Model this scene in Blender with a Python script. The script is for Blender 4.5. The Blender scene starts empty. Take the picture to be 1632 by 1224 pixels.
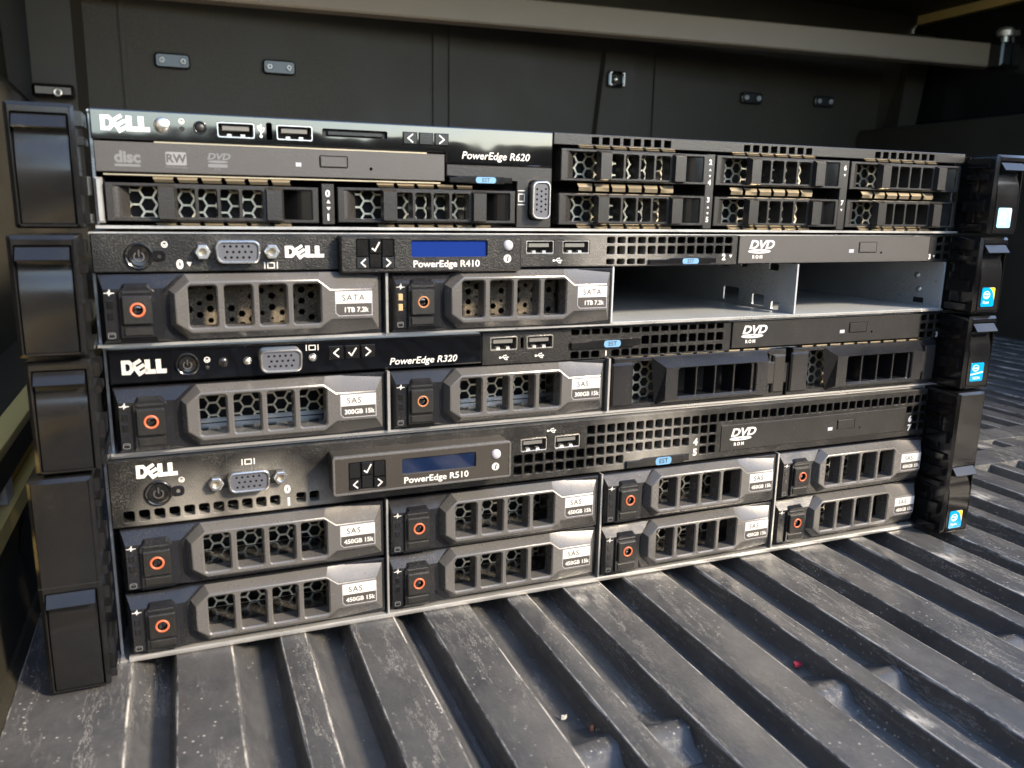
import bpy, math, random
from mathutils import Vector
from mathutils.geometry import tessellate_polygon
random.seed(7)
S = 0.001                                   # everything below is measured in millimetres
scene = bpy.context.scene
COL = scene.collection
R = math.radians

# ------------------------------------------------------------------ camera
cd = bpy.data.cameras.new('camera'); cam = bpy.data.objects.new('camera', cd); COL.objects.link(cam)
cam.location = (-.1866, -.3405, .1848)
yaw, pitch, roll = .386, -.214, .0172
f = Vector((math.sin(yaw)*math.cos(pitch), math.cos(yaw)*math.cos(pitch), math.sin(pitch)))
r = Vector((math.cos(yaw), -math.sin(yaw), 0)); u = r.cross(f)
r2 = r*math.cos(roll)+u*math.sin(roll); u2 = -r*math.sin(roll)+u*math.cos(roll)
from mathutils import Matrix
cam.rotation_euler = Matrix((r2, u2, -f)).transposed().to_euler()
cd.sensor_width = 36; cd.lens = 36*1299.4/1632
cd.dof.use_dof = True; cd.dof.focus_distance = .45; cd.dof.aperture_fstop = 18
cd.clip_start = .01; cd.clip_end = 3000
scene.camera = cam
scene.render.resolution_x = 1024; scene.render.resolution_y = 768

# ------------------------------------------------------------------ sky, sun, exposure
SUN_AZ, SUN_EL = 140, 31                     # low sun over the right shoulder of the viewer
w = bpy.data.worlds.new('World'); scene.world = w; w.use_nodes = True
wn = w.node_tree; bg = wn.nodes['Background']
sk = wn.nodes.new('ShaderNodeTexSky'); sk.sky_type = 'NISHITA'; sk.sun_disc = False
sk.sun_elevation = R(SUN_EL); sk.sun_rotation = R(SUN_AZ); sk.dust_density = .7; sk.air_density = 1.0
wn.links.new(sk.outputs[0], bg.inputs[0]); bg.inputs[1].default_value = .15
sd = bpy.data.lights.new('sun', 'SUN'); sd.energy = 2.8; sd.angle = R(8); sd.color = (1, .84, .63)
so = bpy.data.objects.new('sun', sd); COL.objects.link(so)
sv = Vector((math.sin(R(SUN_AZ))*math.cos(R(SUN_EL)), math.cos(R(SUN_AZ))*math.cos(R(SUN_EL)), math.sin(R(SUN_EL))))
so.rotation_euler = sv.to_track_quat('Z', 'Y').to_euler(); so.location = (3, -3, 3)
vs = scene.view_settings
vs.view_transform = 'Standard'; vs.look = 'None'; vs.gamma = 1; vs.use_curve_mapping = False
vs.exposure = 1.95

# ------------------------------------------------------------------ materials
def mat(name, col, rough=.5, metal=0., spec=.5, bump=0., bscale=800., dust=0., dscale=60., dustcol=(.30, .27, .22), rvar=0., emit=None, coat=0., spots=()):
    m = bpy.data.materials.new(name); m.use_nodes = True
    n = m.node_tree; p = n.nodes['Principled BSDF']; L = n.links.new
    p.inputs['Base Color'].default_value = (*col, 1); p.inputs['Roughness'].default_value = rough
    p.inputs['Metallic'].default_value = metal; p.inputs['Specular IOR Level'].default_value = spec
    p.inputs['Coat Weight'].default_value = coat; p.inputs['Coat IOR'].default_value = 1.6; p.inputs['Coat Roughness'].default_value = .06
    tc = n.nodes.new('ShaderNodeNewGeometry') if (bump or dust or rvar) else None
    if bump:
        t = n.nodes.new('ShaderNodeTexNoise'); t.inputs['Scale'].default_value = bscale; t.inputs['Detail'].default_value = 3
        L(tc.outputs['Position'], t.inputs['Vector'])
        b = n.nodes.new('ShaderNodeBump'); b.inputs['Strength'].default_value = bump; b.inputs['Distance'].default_value = .0004
        L(t.outputs[0], b.inputs['Height']); L(b.outputs[0], p.inputs['Normal'])
        if coat: L(b.outputs[0], p.inputs['Coat Normal'])
    if dust or rvar:
        a = n.nodes.new('ShaderNodeTexNoise'); a.inputs['Scale'].default_value = dscale; a.inputs['Detail'].default_value = 8; a.inputs['Roughness'].default_value = .7
        L(tc.outputs['Position'], a.inputs['Vector'])
        g = n.nodes.new('ShaderNodeMapRange'); g.inputs['From Min'].default_value = .42; g.inputs['From Max'].default_value = .8
        L(a.outputs[0], g.inputs[0])
        if dust:
            # dust settles as fine grains inside broad patches
            sp = n.nodes.new('ShaderNodeTexNoise'); sp.inputs['Scale'].default_value = 1500; sp.inputs['Detail'].default_value = 2
            L(tc.outputs['Position'], sp.inputs['Vector'])
            s2 = n.nodes.new('ShaderNodeMapRange'); s2.inputs['From Min'].default_value = .45; s2.inputs['From Max'].default_value = .75
            L(sp.outputs[0], s2.inputs[0])
            ml = n.nodes.new('ShaderNodeMath'); ml.operation = 'MULTIPLY'; L(g.outputs[0], ml.inputs[0]); L(s2.outputs[0], ml.inputs[1])
            acc = ml.outputs[0]
            if spots:
                k0 = n.nodes.new('ShaderNodeMath'); k0.operation = 'MULTIPLY'; k0.inputs[1].default_value = .3; L(acc, k0.inputs[0]); acc = k0.outputs[0]
            for cx, cy, cz, rad in spots:     # drifts of lint where a fan draws air in
                vd = n.nodes.new('ShaderNodeVectorMath'); vd.operation = 'DISTANCE'; L(tc.outputs['Position'], vd.inputs[0]); vd.inputs[1].default_value = (cx*S, cy*S, cz*S)
                fr = n.nodes.new('ShaderNodeMapRange'); fr.inputs[1].default_value = rad*S*.1; fr.inputs[2].default_value = rad*S; fr.inputs[3].default_value = 1; fr.inputs[4].default_value = 0; L(vd.outputs['Value'], fr.inputs[0])
                k1 = n.nodes.new('ShaderNodeMath'); k1.operation = 'MULTIPLY'; L(fr.outputs[0], k1.inputs[0]); L(a.outputs[0], k1.inputs[1])
                k2 = n.nodes.new('ShaderNodeMath'); k2.operation = 'MAXIMUM'; L(acc, k2.inputs[0]); L(k1.outputs[0], k2.inputs[1]); acc = k2.outputs[0]
            ml = acc
            m3 = n.nodes.new('ShaderNodeMath'); m3.operation = 'MULTIPLY'; m3.inputs[1].default_value = dust*2; m3.use_clamp = True; L(ml, m3.inputs[0])
            mx = n.nodes.new('ShaderNodeMixRGB'); mx.inputs[1].default_value = (*col, 1); mx.inputs[2].default_value = (*dustcol, 1)
            L(m3.outputs[0], mx.inputs[0]); L(mx.outputs[0], p.inputs['Base Color'])
        if rvar:
            rr = n.nodes.new('ShaderNodeMapRange'); rr.inputs['From Min'].default_value = .3; rr.inputs['From Max'].default_value = .7
            rr.inputs['To Min'].default_value = max(.02, rough-rvar); rr.inputs['To Max'].default_value = min(1, rough+rvar)
            L(a.outputs[0], rr.inputs[0]); L(rr.outputs[0], p.inputs['Roughness'])
    if emit:
        p.inputs['Emission Color'].default_value = (*emit[:3], 1); p.inputs['Emission Strength'].default_value = emit[3]
    return m
M = {}
M['panel'] = mat('textured_black_plastic', (.008, .0078, .0075), .34, spec=.38, bump=.6, bscale=1500, dust=.10, rvar=.06)
M['panel_dusty'] = mat('dusty_black_plastic', (.008, .0078, .0075), .37, spec=.38, bump=.55, bscale=1500, dust=.42, dscale=60, dustcol=(.42, .40, .36), spots=((6, 0, 165, 34), (26, 0, 66, 38), (-190, 0, 60, 24), (-160, 0, 60, 26), (-138, 0, 61, 16)), rvar=.06)
M['smooth'] = mat('smooth_black_plastic', (.007, .007, .0075), .15, bump=.03, bscale=1800, dust=.03, rvar=.06)
M['carrier'] = mat('black_carrier_plastic', (.009, .0095, .0115), .22, bump=.12, bscale=1700, dust=.05, rvar=.06)
M['button'] = mat('rubber_black', (.010, .010, .010), .38, spec=.4, bump=.35, bscale=1800, dust=.08)
M['piano'] = mat('piano_black', (.003, .003, .0035), .03, spec=.9, coat=.9, bump=1.0, bscale=17)
M['handle'] = mat('painted_grey_metal', (.125, .122, .119), .27, metal=.4, bump=.10, bscale=2200, dust=.08, rvar=.05)
M['rfgrey'] = mat('dark_grey_plastic', (.022, .0208, .020), .27, bump=.2, bscale=1600, dust=.05)
M['lcdface'] = mat('lcd_face_metal', (.075, .068, .06), .3, metal=.6, bump=.1, dust=.1)
M['odd'] = mat('drive_face_grey', (.050, .048, .047), .42, bump=.2, bscale=2000, dust=.05)
M['odd2'] = mat('drive_face_black', (.014, .0137, .0135), .34, spec=.4, bump=.3, bscale=1800, dust=.08)
M['steel'] = mat('zinc_steel', (.50, .50, .49), .32, metal=.75, dust=.12, rvar=.1, dscale=35)
M['zinc'] = mat('dull_zinc', (.46, .49, .51), .38, metal=.45, dust=.9, rvar=.14, dscale=30, dustcol=(.20, .17, .13))
M['gold'] = mat('warm_nickel', (.46, .39, .27), .34, metal=.8, rvar=.08)
M['mesh'] = mat('hex_mesh_nickel', (.90, .80, .60), .32, metal=.55, dust=.05)
M['mesh_dirty'] = mat('hex_mesh_dust', (.09, .075, .055), .9, metal=.0, dust=.8, bump=1.0, bscale=700, dscale=220, dustcol=(.34, .28, .20))
M['chrome'] = mat('connector_metal', (.78, .76, .72), .3, metal=1., rvar=.06)
M['usbin'] = mat('usb_tongue', (.10, .10, .095), .5)
M['black'] = mat('unlit_inside', (.004, .004, .004), .7)
M['inner'] = mat('inner_plastic', (.012, .012, .013), .18, dust=.5, dscale=40)
M['vga'] = mat('vga_insulator', (.06, .065, .08), .5)
M['white'] = mat('white_print', (.56, .555, .54), .5)
M['faint'] = mat('faint_print', (.12, .125, .13), .5)
M['dark'] = mat('dark_print', (.02, .02, .022), .5)
M['orange'] = mat('orange_rubber', (.42, .10, .045), .4, spec=.4)
M['sticker_w'] = mat('sticker_white', (.50, .495, .48), .4)
M['sticker_b'] = mat('sticker_grey', (.045, .042, .04), .4)
M['est'] = mat('tag_blue', (.11, .25, .42), .4)
M['lcd'] = mat('lcd_blue', (.008, .025, .15), .06, spec=.7, coat=.5)
M['lcd_off'] = mat('lcd_navy', (.004, .010, .035), .06, spec=.7, coat=.5)
M['grey'] = mat('grey_lens', (.36, .36, .40), .3)
M['logo'] = mat('logo_silver', (.78, .77, .73), .25, metal=.5)
M['badge'] = mat('badge_blue', (.0, .25, .55), .2, coat=.6)
M['badge2'] = mat('badge_yellow', (.75, .5, .02), .2, coat=.6)
M['badge3'] = mat('badge_pale', (.30, .62, .80), .2, coat=.6)
M['amber'] = mat('led_lens', (.36, .26, .14), .3)
M['paint'] = mat('gold_truck_paint', (.62, .47, .16), .3, coat=.6)
M['rail'] = mat('grey_rail', (.19, .155, .115), .45, bump=.2, bscale=200, dust=.3, dscale=9)
M['gravel'] = mat('ground', (.09, .08, .065), .9, bump=.0)

def liner_mat(name, base, scuff, rough, relief=.22, edge=0.):
    """black bed-liner plastic, scuffed pale along wandering lines that follow the bed, with grit lying on it"""
    m = bpy.data.materials.new(name); m.use_nodes = True
    n = m.node_tree; p = n.nodes['Principled BSDF']; L = n.links.new
    g = n.nodes.new('ShaderNodeNewGeometry')
    def mapped(sx, sy, sz):
        mp = n.nodes.new('ShaderNodeMapping'); mp.inputs['Scale'].default_value = (sx, sy, sz)
        L(g.outputs['Position'], mp.inputs['Vector']); return mp.outputs[0]
    def noise(vec, sc, det=4, ro=.6):
        t = n.nodes.new('ShaderNodeTexNoise'); t.inputs['Scale'].default_value = sc; t.inputs['Detail'].default_value = det; t.inputs['Roughness'].default_value = ro
        L(vec, t.inputs['Vector']); return t.outputs[0]
    def rng(v, a, b, c=0., d=1.):
        t = n.nodes.new('ShaderNodeMapRange'); t.inputs[1].default_value = a; t.inputs[2].default_value = b; t.inputs[3].default_value = c; t.inputs[4].default_value = d
        L(v, t.inputs[0]); return t.outputs[0]
    def mth(op, a, b=None):
        t = n.nodes.new('ShaderNodeMath'); t.operation = op
        for i, x in enumerate((a, b)):
            if x is None: continue
            if isinstance(x, (int, float)): t.inputs[i].default_value = x
            else: L(x, t.inputs[i])
        return t.outputs[0]
    # wandering scuff lines: contour of a noise stretched along the bed
    v1 = noise(mapped(1, .14, 1), 40, 8, .74)
    line = rng(mth('ABSOLUTE', mth('SUBTRACT', v1, .5)), .0, .0065, 1, 0)
    brk = rng(noise(mapped(1, .35, 1), 30, 3), .42, .6)
    line = mth('MULTIPLY', line, brk)
    # scratches
    v2 = noise(mapped(.55, .09, 1), 700, 2, .5)
    scr = mth('MULTIPLY', rng(v2, .66, .74), rng(noise(mapped(1, 1, 1), 24, 3), .46, .66))
    # grit
    vo = n.nodes.new('ShaderNodeTexVoronoi'); vo.inputs['Scale'].default_value = 330; L(g.outputs['Position'], vo.inputs['Vector'])
    grit = mth('MULTIPLY', rng(vo.outputs['Distance'], .0, .20, 1, 0), rng(noise(mapped(1, .4, 1), 45, 5), .47, .62))
    haze = rng(noise(mapped(1, .8, 1), 34, 8, .75), .38, .72)
    tot = mth('MINIMUM', mth('ADD', mth('ADD', mth('MULTIPLY', line, .42*scuff), mth('MULTIPLY', scr, .08*scuff)), mth('ADD', mth('MULTIPLY', grit, .8*scuff), mth('MULTIPLY', haze, .075*scuff))), 1.)
    if edge:   # moulded edges rubbed pale
        at = n.nodes.new('ShaderNodeAttribute'); at.attribute_name = 'edge'
        wear = mth('MULTIPLY', rng(at.outputs['Fac'], .25, .9), rng(noise(mapped(1, .35, 1), 110, 7, .75), .44, .56))
        tot = mth('MINIMUM', mth('ADD', tot, mth('MULTIPLY', wear, edge)), 1.)
    mx = n.nodes.new('ShaderNodeMixRGB'); mx.inputs[1].default_value = (*base, 1); mx.inputs[2].default_value = (.50, .48, .44, 1)
    L(tot, mx.inputs[0]); L(mx.outputs[0], p.inputs['Base Color'])
    L(rng(noise(mapped(1, .6, 1), 60, 6), .3, .7, rough-.1, rough+.14), p.inputs['Roughness'])
    b = n.nodes.new('ShaderNodeBump'); b.inputs['Strength'].default_value = relief; b.inputs['Distance'].default_value = .0012
    L(mth('ADD', noise(mapped(1, .7, 1), 260, 5), mth('MULTIPLY', line, .35)), b.inputs['Height']); L(b.outputs[0], p.inputs['Normal'])
    return m
M['liner'] = liner_mat('bed_liner_floor', (.043, .0445, .048), 1.15, .33, edge=.75)
M['valley'] = liner_mat('bed_liner_valley', (.050, .051, .053), 1.6, .40)
M['liner_wall'] = mat('bed_liner_wall', (.018, .0165, .0125), .5, spec=.3, bump=.2, bscale=160, dust=.3, rvar=.1, dscale=4, dustcol=(.15, .13, .085))

# ------------------------------------------------------------------ mesh helpers
class MB:
    def __init__(s): s.v = []; s.f = []
    def add(s, vs, fs):
        o = len(s.v); s.v += [tuple(x) for x in vs]; s.f += [tuple(i+o for i in q) for q in fs]; return s
    def box(s, x0, x1, y0, y1, z0, z1, b=0.):
        """box; with b its front (y0) edges are chamfered"""
        if b:
            return s.plate([(x0, z0), (x1, z0), (x1, z1), (x0, z1)], [], y0, y1, b, back=True)
        return s.add([(x0, y0, z0), (x1, y0, z0), (x1, y1, z0), (x0, y1, z0), (x0, y0, z1), (x1, y0, z1), (x1, y1, z1), (x0, y1, z1)],
                     [(0, 1, 5, 4), (1, 2, 6, 5), (2, 3, 7, 6), (3, 0, 4, 7), (4, 5, 6, 7), (3, 2, 1, 0)])
    def wall(s, A, B, closed=True):
        n = len(A); o = len(s.v); s.v += [tuple(x) for x in A]+[tuple(x) for x in B]
        for i in range(n if closed else n-1):
            j = (i+1) % n; s.f.append((o+i, o+j, o+n+j, o+n+i))
        return s
    def plate(s, outer, holes, y0, y1, b=0., back=False, hb=None, holes_back=None):
        """sheet facing -y, outline in (x,z) with holes; front edges chamfered by b, hole edges by hb"""
        hb = b if hb is None else hb
        outer = ccw(outer); holes = [ccw(h) for h in holes]
        fo = offset(outer, b) if b else outer
        fh = [offset(h, -hb) if hb else h for h in holes]
        loops = [[Vector((x, y0, z)) for x, z in l] for l in [fo]+[h[::-1] for h in fh]]
        flat = [tuple(p) for l in loops for p in l]
        s.add(flat, [tuple(t) if nrm(flat, t) else tuple(t[::-1]) for t in tessellate_polygon([[Vector((p.x, p.z, 0)) for p in l] for l in loops])])
        y = y0
        if b: s.wall([(x, y0, z) for x, z in fo], [(x, y0+b, z) for x, z in outer][::1])
        s.wall([(x, y0+b, z) for x, z in outer], [(x, y1, z) for x, z in outer])
        hy = y1 if holes_back is None else holes_back
        for h, q in zip(holes, fh):
            if hb: s.wall([(x, y0, z) for x, z in q][::-1], [(x, y0+hb, z) for x, z in h][::-1])
            s.wall([(x, y0+hb, z) for x, z in h][::-1], [(x, hy, z) for x, z in h][::-1])
        if back and not holes: s.add([(x, y1, z) for x, z in outer], [tuple(range(len(outer)))[::-1]])
        return s
    def flat(s, loop, y):
        loop = ccw(loop); return s.add([(x, y, z) for x, z in loop], [tuple(range(len(loop)))])
    def loft(s, rings, cap0=False, cap1=False):
        n = len(rings[0])
        for A, B in zip(rings, rings[1:]): s.wall(A, B)
        if cap0: s.add(rings[0], [tuple(range(n))])
        if cap1: s.add(rings[-1], [tuple(range(n))[::-1]])
        return s
    def mesh(s, name, m, smooth=None):
        me = bpy.data.meshes.new(name); me.from_pydata([(x*S, y*S, z*S) for x, y, z in s.v], [], s.f); me.materials.append(M[m] if isinstance(m, str) else m)
        if smooth is not None:
            import bmesh
            bm = bmesh.new(); bm.from_mesh(me); bmesh.ops.remove_doubles(bm, verts=bm.verts, dist=1e-6); bm.to_mesh(me); bm.free()
            me.shade_smooth(); me.set_sharp_from_angle(angle=R(smooth))
        me.validate(); return me
def nrm(vs, t):
    a, b, c = (vs[i] for i in t); return (b[0]-a[0])*(c[2]-a[2])-(b[2]-a[2])*(c[0]-a[0]) > 0
def area(l): return sum(l[i-1][0]*l[i][1]-l[i][0]*l[i-1][1] for i in range(len(l)))/2
def ccw(l): return list(l) if area(l) > 0 else list(l)[::-1]
def offset(l, d):
    out = []; n = len(l)
    for i in range(n):
        a, b, c = Vector(l[i-1]), Vector(l[i]), Vector(l[(i+1) % n])
        e1 = (b-a).normalized(); e2 = (c-b).normalized()
        n1 = Vector((-e1.y, e1.x)); n2 = Vector((-e2.y, e2.x)); m = n1+n2
        if m.length < 1e-6: m = n1
        m.normalize(); k = d/max(.35, m.dot(n1)); out.append((b.x+m.x*k, b.y+m.y*k))
    return out
def rect(x0, x1, z0, z1, rad=0., n=3):
    if not rad: return [(x0, z0), (x1, z0), (x1, z1), (x0, z1)]
    o = []
    for cx, cz, a in ((x1-rad, z0+rad, -90), (x1-rad, z1-rad, 0), (x0+rad, z1-rad, 90), (x0+rad, z0+rad, 180)):
        for k in range(n+1):
            t = R(a+90*k/n); o.append((cx+rad*math.cos(t), cz+rad*math.sin(t)))
    return o
def circ(cx, cz, r, n=20, rz=None): return [(cx+r*math.cos(2*math.pi*k/n), cz+(rz or r)*math.sin(2*math.pi*k/n)) for k in range(n)]
def dome(cx, cz, r, y0, h, n=18, k=4):
    m = MB(); rings = []
    for i in range(k+1):
        a = R(90*i/k); rings.append([(cx+r*math.cos(a)*math.cos(2*math.pi*j/n), y0-h*math.sin(a), cz+r*math.cos(a)*math.sin(2*math.pi*j/n)) for j in range(n)])
    m.loft(rings[::-1]); return m
def torus(cx, cz, r0, r1, y0, h, n=28, k=8):
    """ring between radii r0<r1 lying on y0 and standing h towards the viewer"""
    m = MB(); rc, rr = (r0+r1)/2, (r1-r0)/2
    rings = [[(cx+(rc+rr*math.cos(a))*math.cos(2*math.pi*j/n), y0-h*max(0, math.sin(a)), cz+(rc+rr*math.cos(a))*math.sin(2*math.pi*j/n)) for j in range(n)] for a in [R(180*i/k) for i in range(k+1)]]
    m.loft(rings); return m
def stroke(pts, w):
    """a flat line of width w through points (x,z), as quads"""
    m = []
    for (ax, az), (bx, bz) in zip(pts, pts[1:]):
        d = Vector((bx-ax, bz-az)).normalized(); nx, nz = -d.y*w/2, d.x*w/2; ex, ez = d.x*w/3, d.y*w/3
        m.append([(ax-ex+nx, az-ez+nz), (ax-ex-nx, az-ez-nz), (bx+ex-nx, bz+ez-nz), (bx+ex+nx, bz+ez+nz)])
    return m
def flats(loops, y, m, name='print'):
    b = MB()
    for i, l in enumerate(loops): b.flat(l, y-.004*i)
    return b.mesh(name, m)
def hexmesh(x0, x1, z0, z1, y, cell=5.0, wall=.75, m='mesh', th=.8, jit=0.):
    b = MB(); Rr = cell/math.sqrt(3); dx = Rr*1.5; dz = cell; x = x0; j = 0
    def pt(cx, cz, r, k): a = R(60*k); return (min(max(cx+r*math.cos(a), x0), x1), min(max(cz+r*math.sin(a), z0), z1))
    while x < x1+Rr:
        z = z0+(dz/2 if j % 2 else 0)
        while z < z1+dz/2:
            ir = Rr-wall/math.sqrt(3)
            if jit: ir *= random.choice((1-jit*random.random(), .0+.4*random.random(), 1-jit*random.random(), .9))
            O = [pt(x, z, Rr, k) for k in range(6)]; I = [pt(x, z, ir, k) for k in range(6)]
            b.wall([(p[0], y, p[1]) for p in O], [(p[0], y, p[1]) for p in I]); b.wall([(p[0], y, p[1]) for p in I], [(p[0], y+th, p[1]) for p in I])
            z += dz
        x += dx; j += 1
    return b.mesh('mesh', m)

def ob(name, me, parent=None, loc=(0, 0, 0), **props):
    o = bpy.data.objects.new(name, me); COL.objects.link(o); o.parent = parent; o.location = [c*S for c in loc]
    for k, v in props.items(): o[k] = v
    return o
TEXTS = []
def text(s, h, parent, x, z, y, m='white', name='lettering', align='LEFT', shear=0., bold=0., space=1., rot=0., wide=1.):
    TEXTS.append((s, h, parent, x, z, y, m, name, align, shear, bold, space, rot, wide))
def flush_texts():
    cache = {}; todo = []
    for t in TEXTS:
        s, h, parent, x, z, y, m, name, align, shear, bold, space, rot, wide = t
        key = (s, h, m, align, shear, bold, space)
        if key not in cache:
            c = bpy.data.curves.new('lettering', 'FONT'); c.body = s; c.size = h/.7*S; c.align_x = align; c.shear = shear; c.offset = bold*h*S; c.space_character = space
            c.resolution_u = 3; c.materials.append(M[m]); o = bpy.data.objects.new('lettering', c); COL.objects.link(o); cache[key] = o
    bpy.context.view_layer.update(); dg = bpy.context.evaluated_depsgraph_get()
    me = {k: bpy.data.meshes.new_from_object(o.evaluated_get(dg)) for k, o in cache.items()}
    for o in cache.values(): c = o.data; bpy.data.objects.remove(o); bpy.data.curves.remove(c)
    for s, h, parent, x, z, y, m, name, align, shear, bold, space, rot, wide in TEXTS:
        o = ob(name, me[(s, h, m, align, shear, bold, space)], parent, (x, y, z)); o.rotation_euler = (R(90), R(rot), 0); o.scale = (wide, 1, 1)

# ------------------------------------------------------------------ small marks
def logo_loops(x, z, h, wd):
    """four block letters, the second one tilted"""
    u_ = wd/3.35; o = []
    D = [(0, 0), (.62, 0), (.9, .28), (.9, .72), (.62, 1), (0, 1)]
    o.append(('D', [(x+a*u_, z+b*h) for a, b in D], [(x+a*u_, z+b*h) for a, b in [(.3, .25), (.5, .25), (.62, .4), (.62, .62), (.5, .75), (.3, .75)]]))
    e = []
    for q in ([(0, 0), (.28, 0), (.28, 1), (0, 1)], [(.28, 0), (.85, 0), (.85, .24), (.28, .24)], [(.28, .38), (.85, .38), (.85, .62), (.28, .62)], [(.28, .76), (.85, .76), (.85, 1), (.28, 1)]):
        l = []
        for a, b in q:
            a -= .42; b -= .5; ca, sa = math.cos(R(32)), math.sin(R(32)); a, b = a*u_, b*h*1.0
            l.append((x+1.30*u_+a*ca-b*sa, z+.47*h+a*sa+b*ca))
        e.append(l)
    Ls = [[(x+(1.72+k*.82)*u_, z), (x+(2.5+k*.82)*u_, z), (x+(2.5+k*.82)*u_, z+.3*h), (x+(2.11+k*.82)*u_, z+.3*h), (x+(2.11+k*.82)*u_, z+h), (x+(1.72+k*.82)*u_, z+h)] for k in range(2)]
    return o, e, Ls
def logo(parent, x, z, h, wd, y, m='white', th=.25):
    b = MB(); D, e, Ls = logo_loops(x, z, h, wd)
    for _, out, hole in D: b.plate(out, [hole], y-th, y, 0)
    for l in e+Ls: b.plate(l, [], y-th, y, 0)
    ob('maker_logo', b.mesh('logo', m), parent)
def ico_monitor(parent, cx, cz, y, w_=4.8, h=2.4, vert=False):
    L = []
    t = .35
    for a in ([(-.5, -.5), (-.5, .5)], [(.5, -.5), (.5, .5)], [(-.26, -.42), (.26, -.42), (.26, .42), (-.26, .42), (-.26, -.42)]):
        L += stroke([(cx+p*w_, cz+q*h) if not vert else (cx+q*h, cz+p*w_) for p, q in a], t)
    ob('monitor_symbol', flats(L, y, 'white'), parent)
def ico_usb(parent, cx, cz, y, s=4.6, vert=False):
    P = lambda a, b: (cx+a*s, cz+b*s) if not vert else (cx+b*s, cz+a*s)
    L = stroke([P(-.4, 0), P(.38, 0)], s*.09)+stroke([P(-.2, 0), P(-.02, .2), P(.16, .2)], s*.07)+stroke([P(-.08, 0), P(.1, -.2), P(.24, -.2)], s*.07)
    L += [circ(*P(-.42, 0), s*.12, 10), circ(*P(.18, .2), s*.085, 8), [P(.2, -.28), P(.36, -.28), P(.36, -.12), P(.2, -.12)], [P(.34, -.1), P(.52, 0), P(.34, .1)]]
    ob('usb_symbol', flats([l for l in L], y, 'white'), parent)
def ico_health(parent, cx, cz, y, r=1.15):
    b = MB(); b.plate(circ(cx, cz, r, 18), [circ(cx, cz, r*.72, 18)], y-.01, y, 0)
    for l in stroke([(cx-r*.5, cz+.1), (cx, cz-r*.35), (cx+r*.5, cz+.1)], r*.3): b.flat(l, y-.012)
    ob('status_symbol', b.mesh('p', 'white'), parent)
def ico_pulse(parent, x, z, y):
    pts = [(0, 0), (1.1, 0), (1.4, .55), (1.75, -.9), (2.05, 1.15), (2.3, -.3), (2.5, 0), (3.4, 0)]
    ob('activity_symbol', PULSE, parent, (x, y, z))
PULSE = flats(stroke([(0, 0), (1.0, 0), (1.35, .5), (1.6, -.9), (1.8, 1.2), (2.1, -.4), (2.4, 0), (3.3, 0)], .26), 0, 'white')
DISK = flats(stroke([(0, .3), (0, 1.7), (.4, 2), (2.0, 2), (2.4, 1.7), (2.4, .3), (2, 0), (.4, 0), (0, .3)], .2)+stroke([(0, 1.45), (2.4, 1.45)], .15), 0, 'faint')
def tri(parent, cx, cz, y, s=.95, up=False):
    k = 1 if up else -1
    ob('arrow_symbol', flats([[(cx-s, cz-.8*s*k), (cx+s, cz-.8*s*k), (cx, cz+.9*s*k)]], y, 'white'), parent)

# ------------------------------------------------------------------ shared parts
PITCH = 5.46
def hole_grid(cols, rows, x0, w_=4.1, pitch=PITCH):
    """rounded square holes; rows is a list of (z0, z1, first col, last col)"""
    return [rect(x0+c*pitch, x0+c*pitch+w_, z0, z1, min(.7, (z1-z0)/3), 2) for z0, z1, a, b_ in rows for c in range(a, b_+1)]
def usb_port(parent, x0, z0, w_=14, h=6.4, y=0., vert=False):
    b = MB(); b.plate(rect(x0, x0+w_, z0, z0+h, .8), [rect(x0+.55, x0+w_-.55, z0+.55, z0+h-.55, .5)], y-.5, y+9, .12, hb=.12)
    p = ob('usb_port', b.mesh('usb', 'chrome', 30), parent)
    ob('port_cavity', MB().box(x0+.5, x0+w_-.5, y+7, y+8.5, z0+.5, z0+h-.5).mesh('cav', 'black'), p)
    ob('tongue', MB().box(x0+2.0, x0+w_-2.0, y+.8, y+7, z0+h*.50, z0+h*.78).mesh('tongue', 'usbin'), p)
    t = MB()
    for k in (.26, .62): t.box(x0+w_*k, x0+w_*(k+.12), y+.5, y+2.5, z0+.6, z0+1.5)
    ob('spring_tab', t.mesh('tab', 'steel'), p)
    return p
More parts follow.
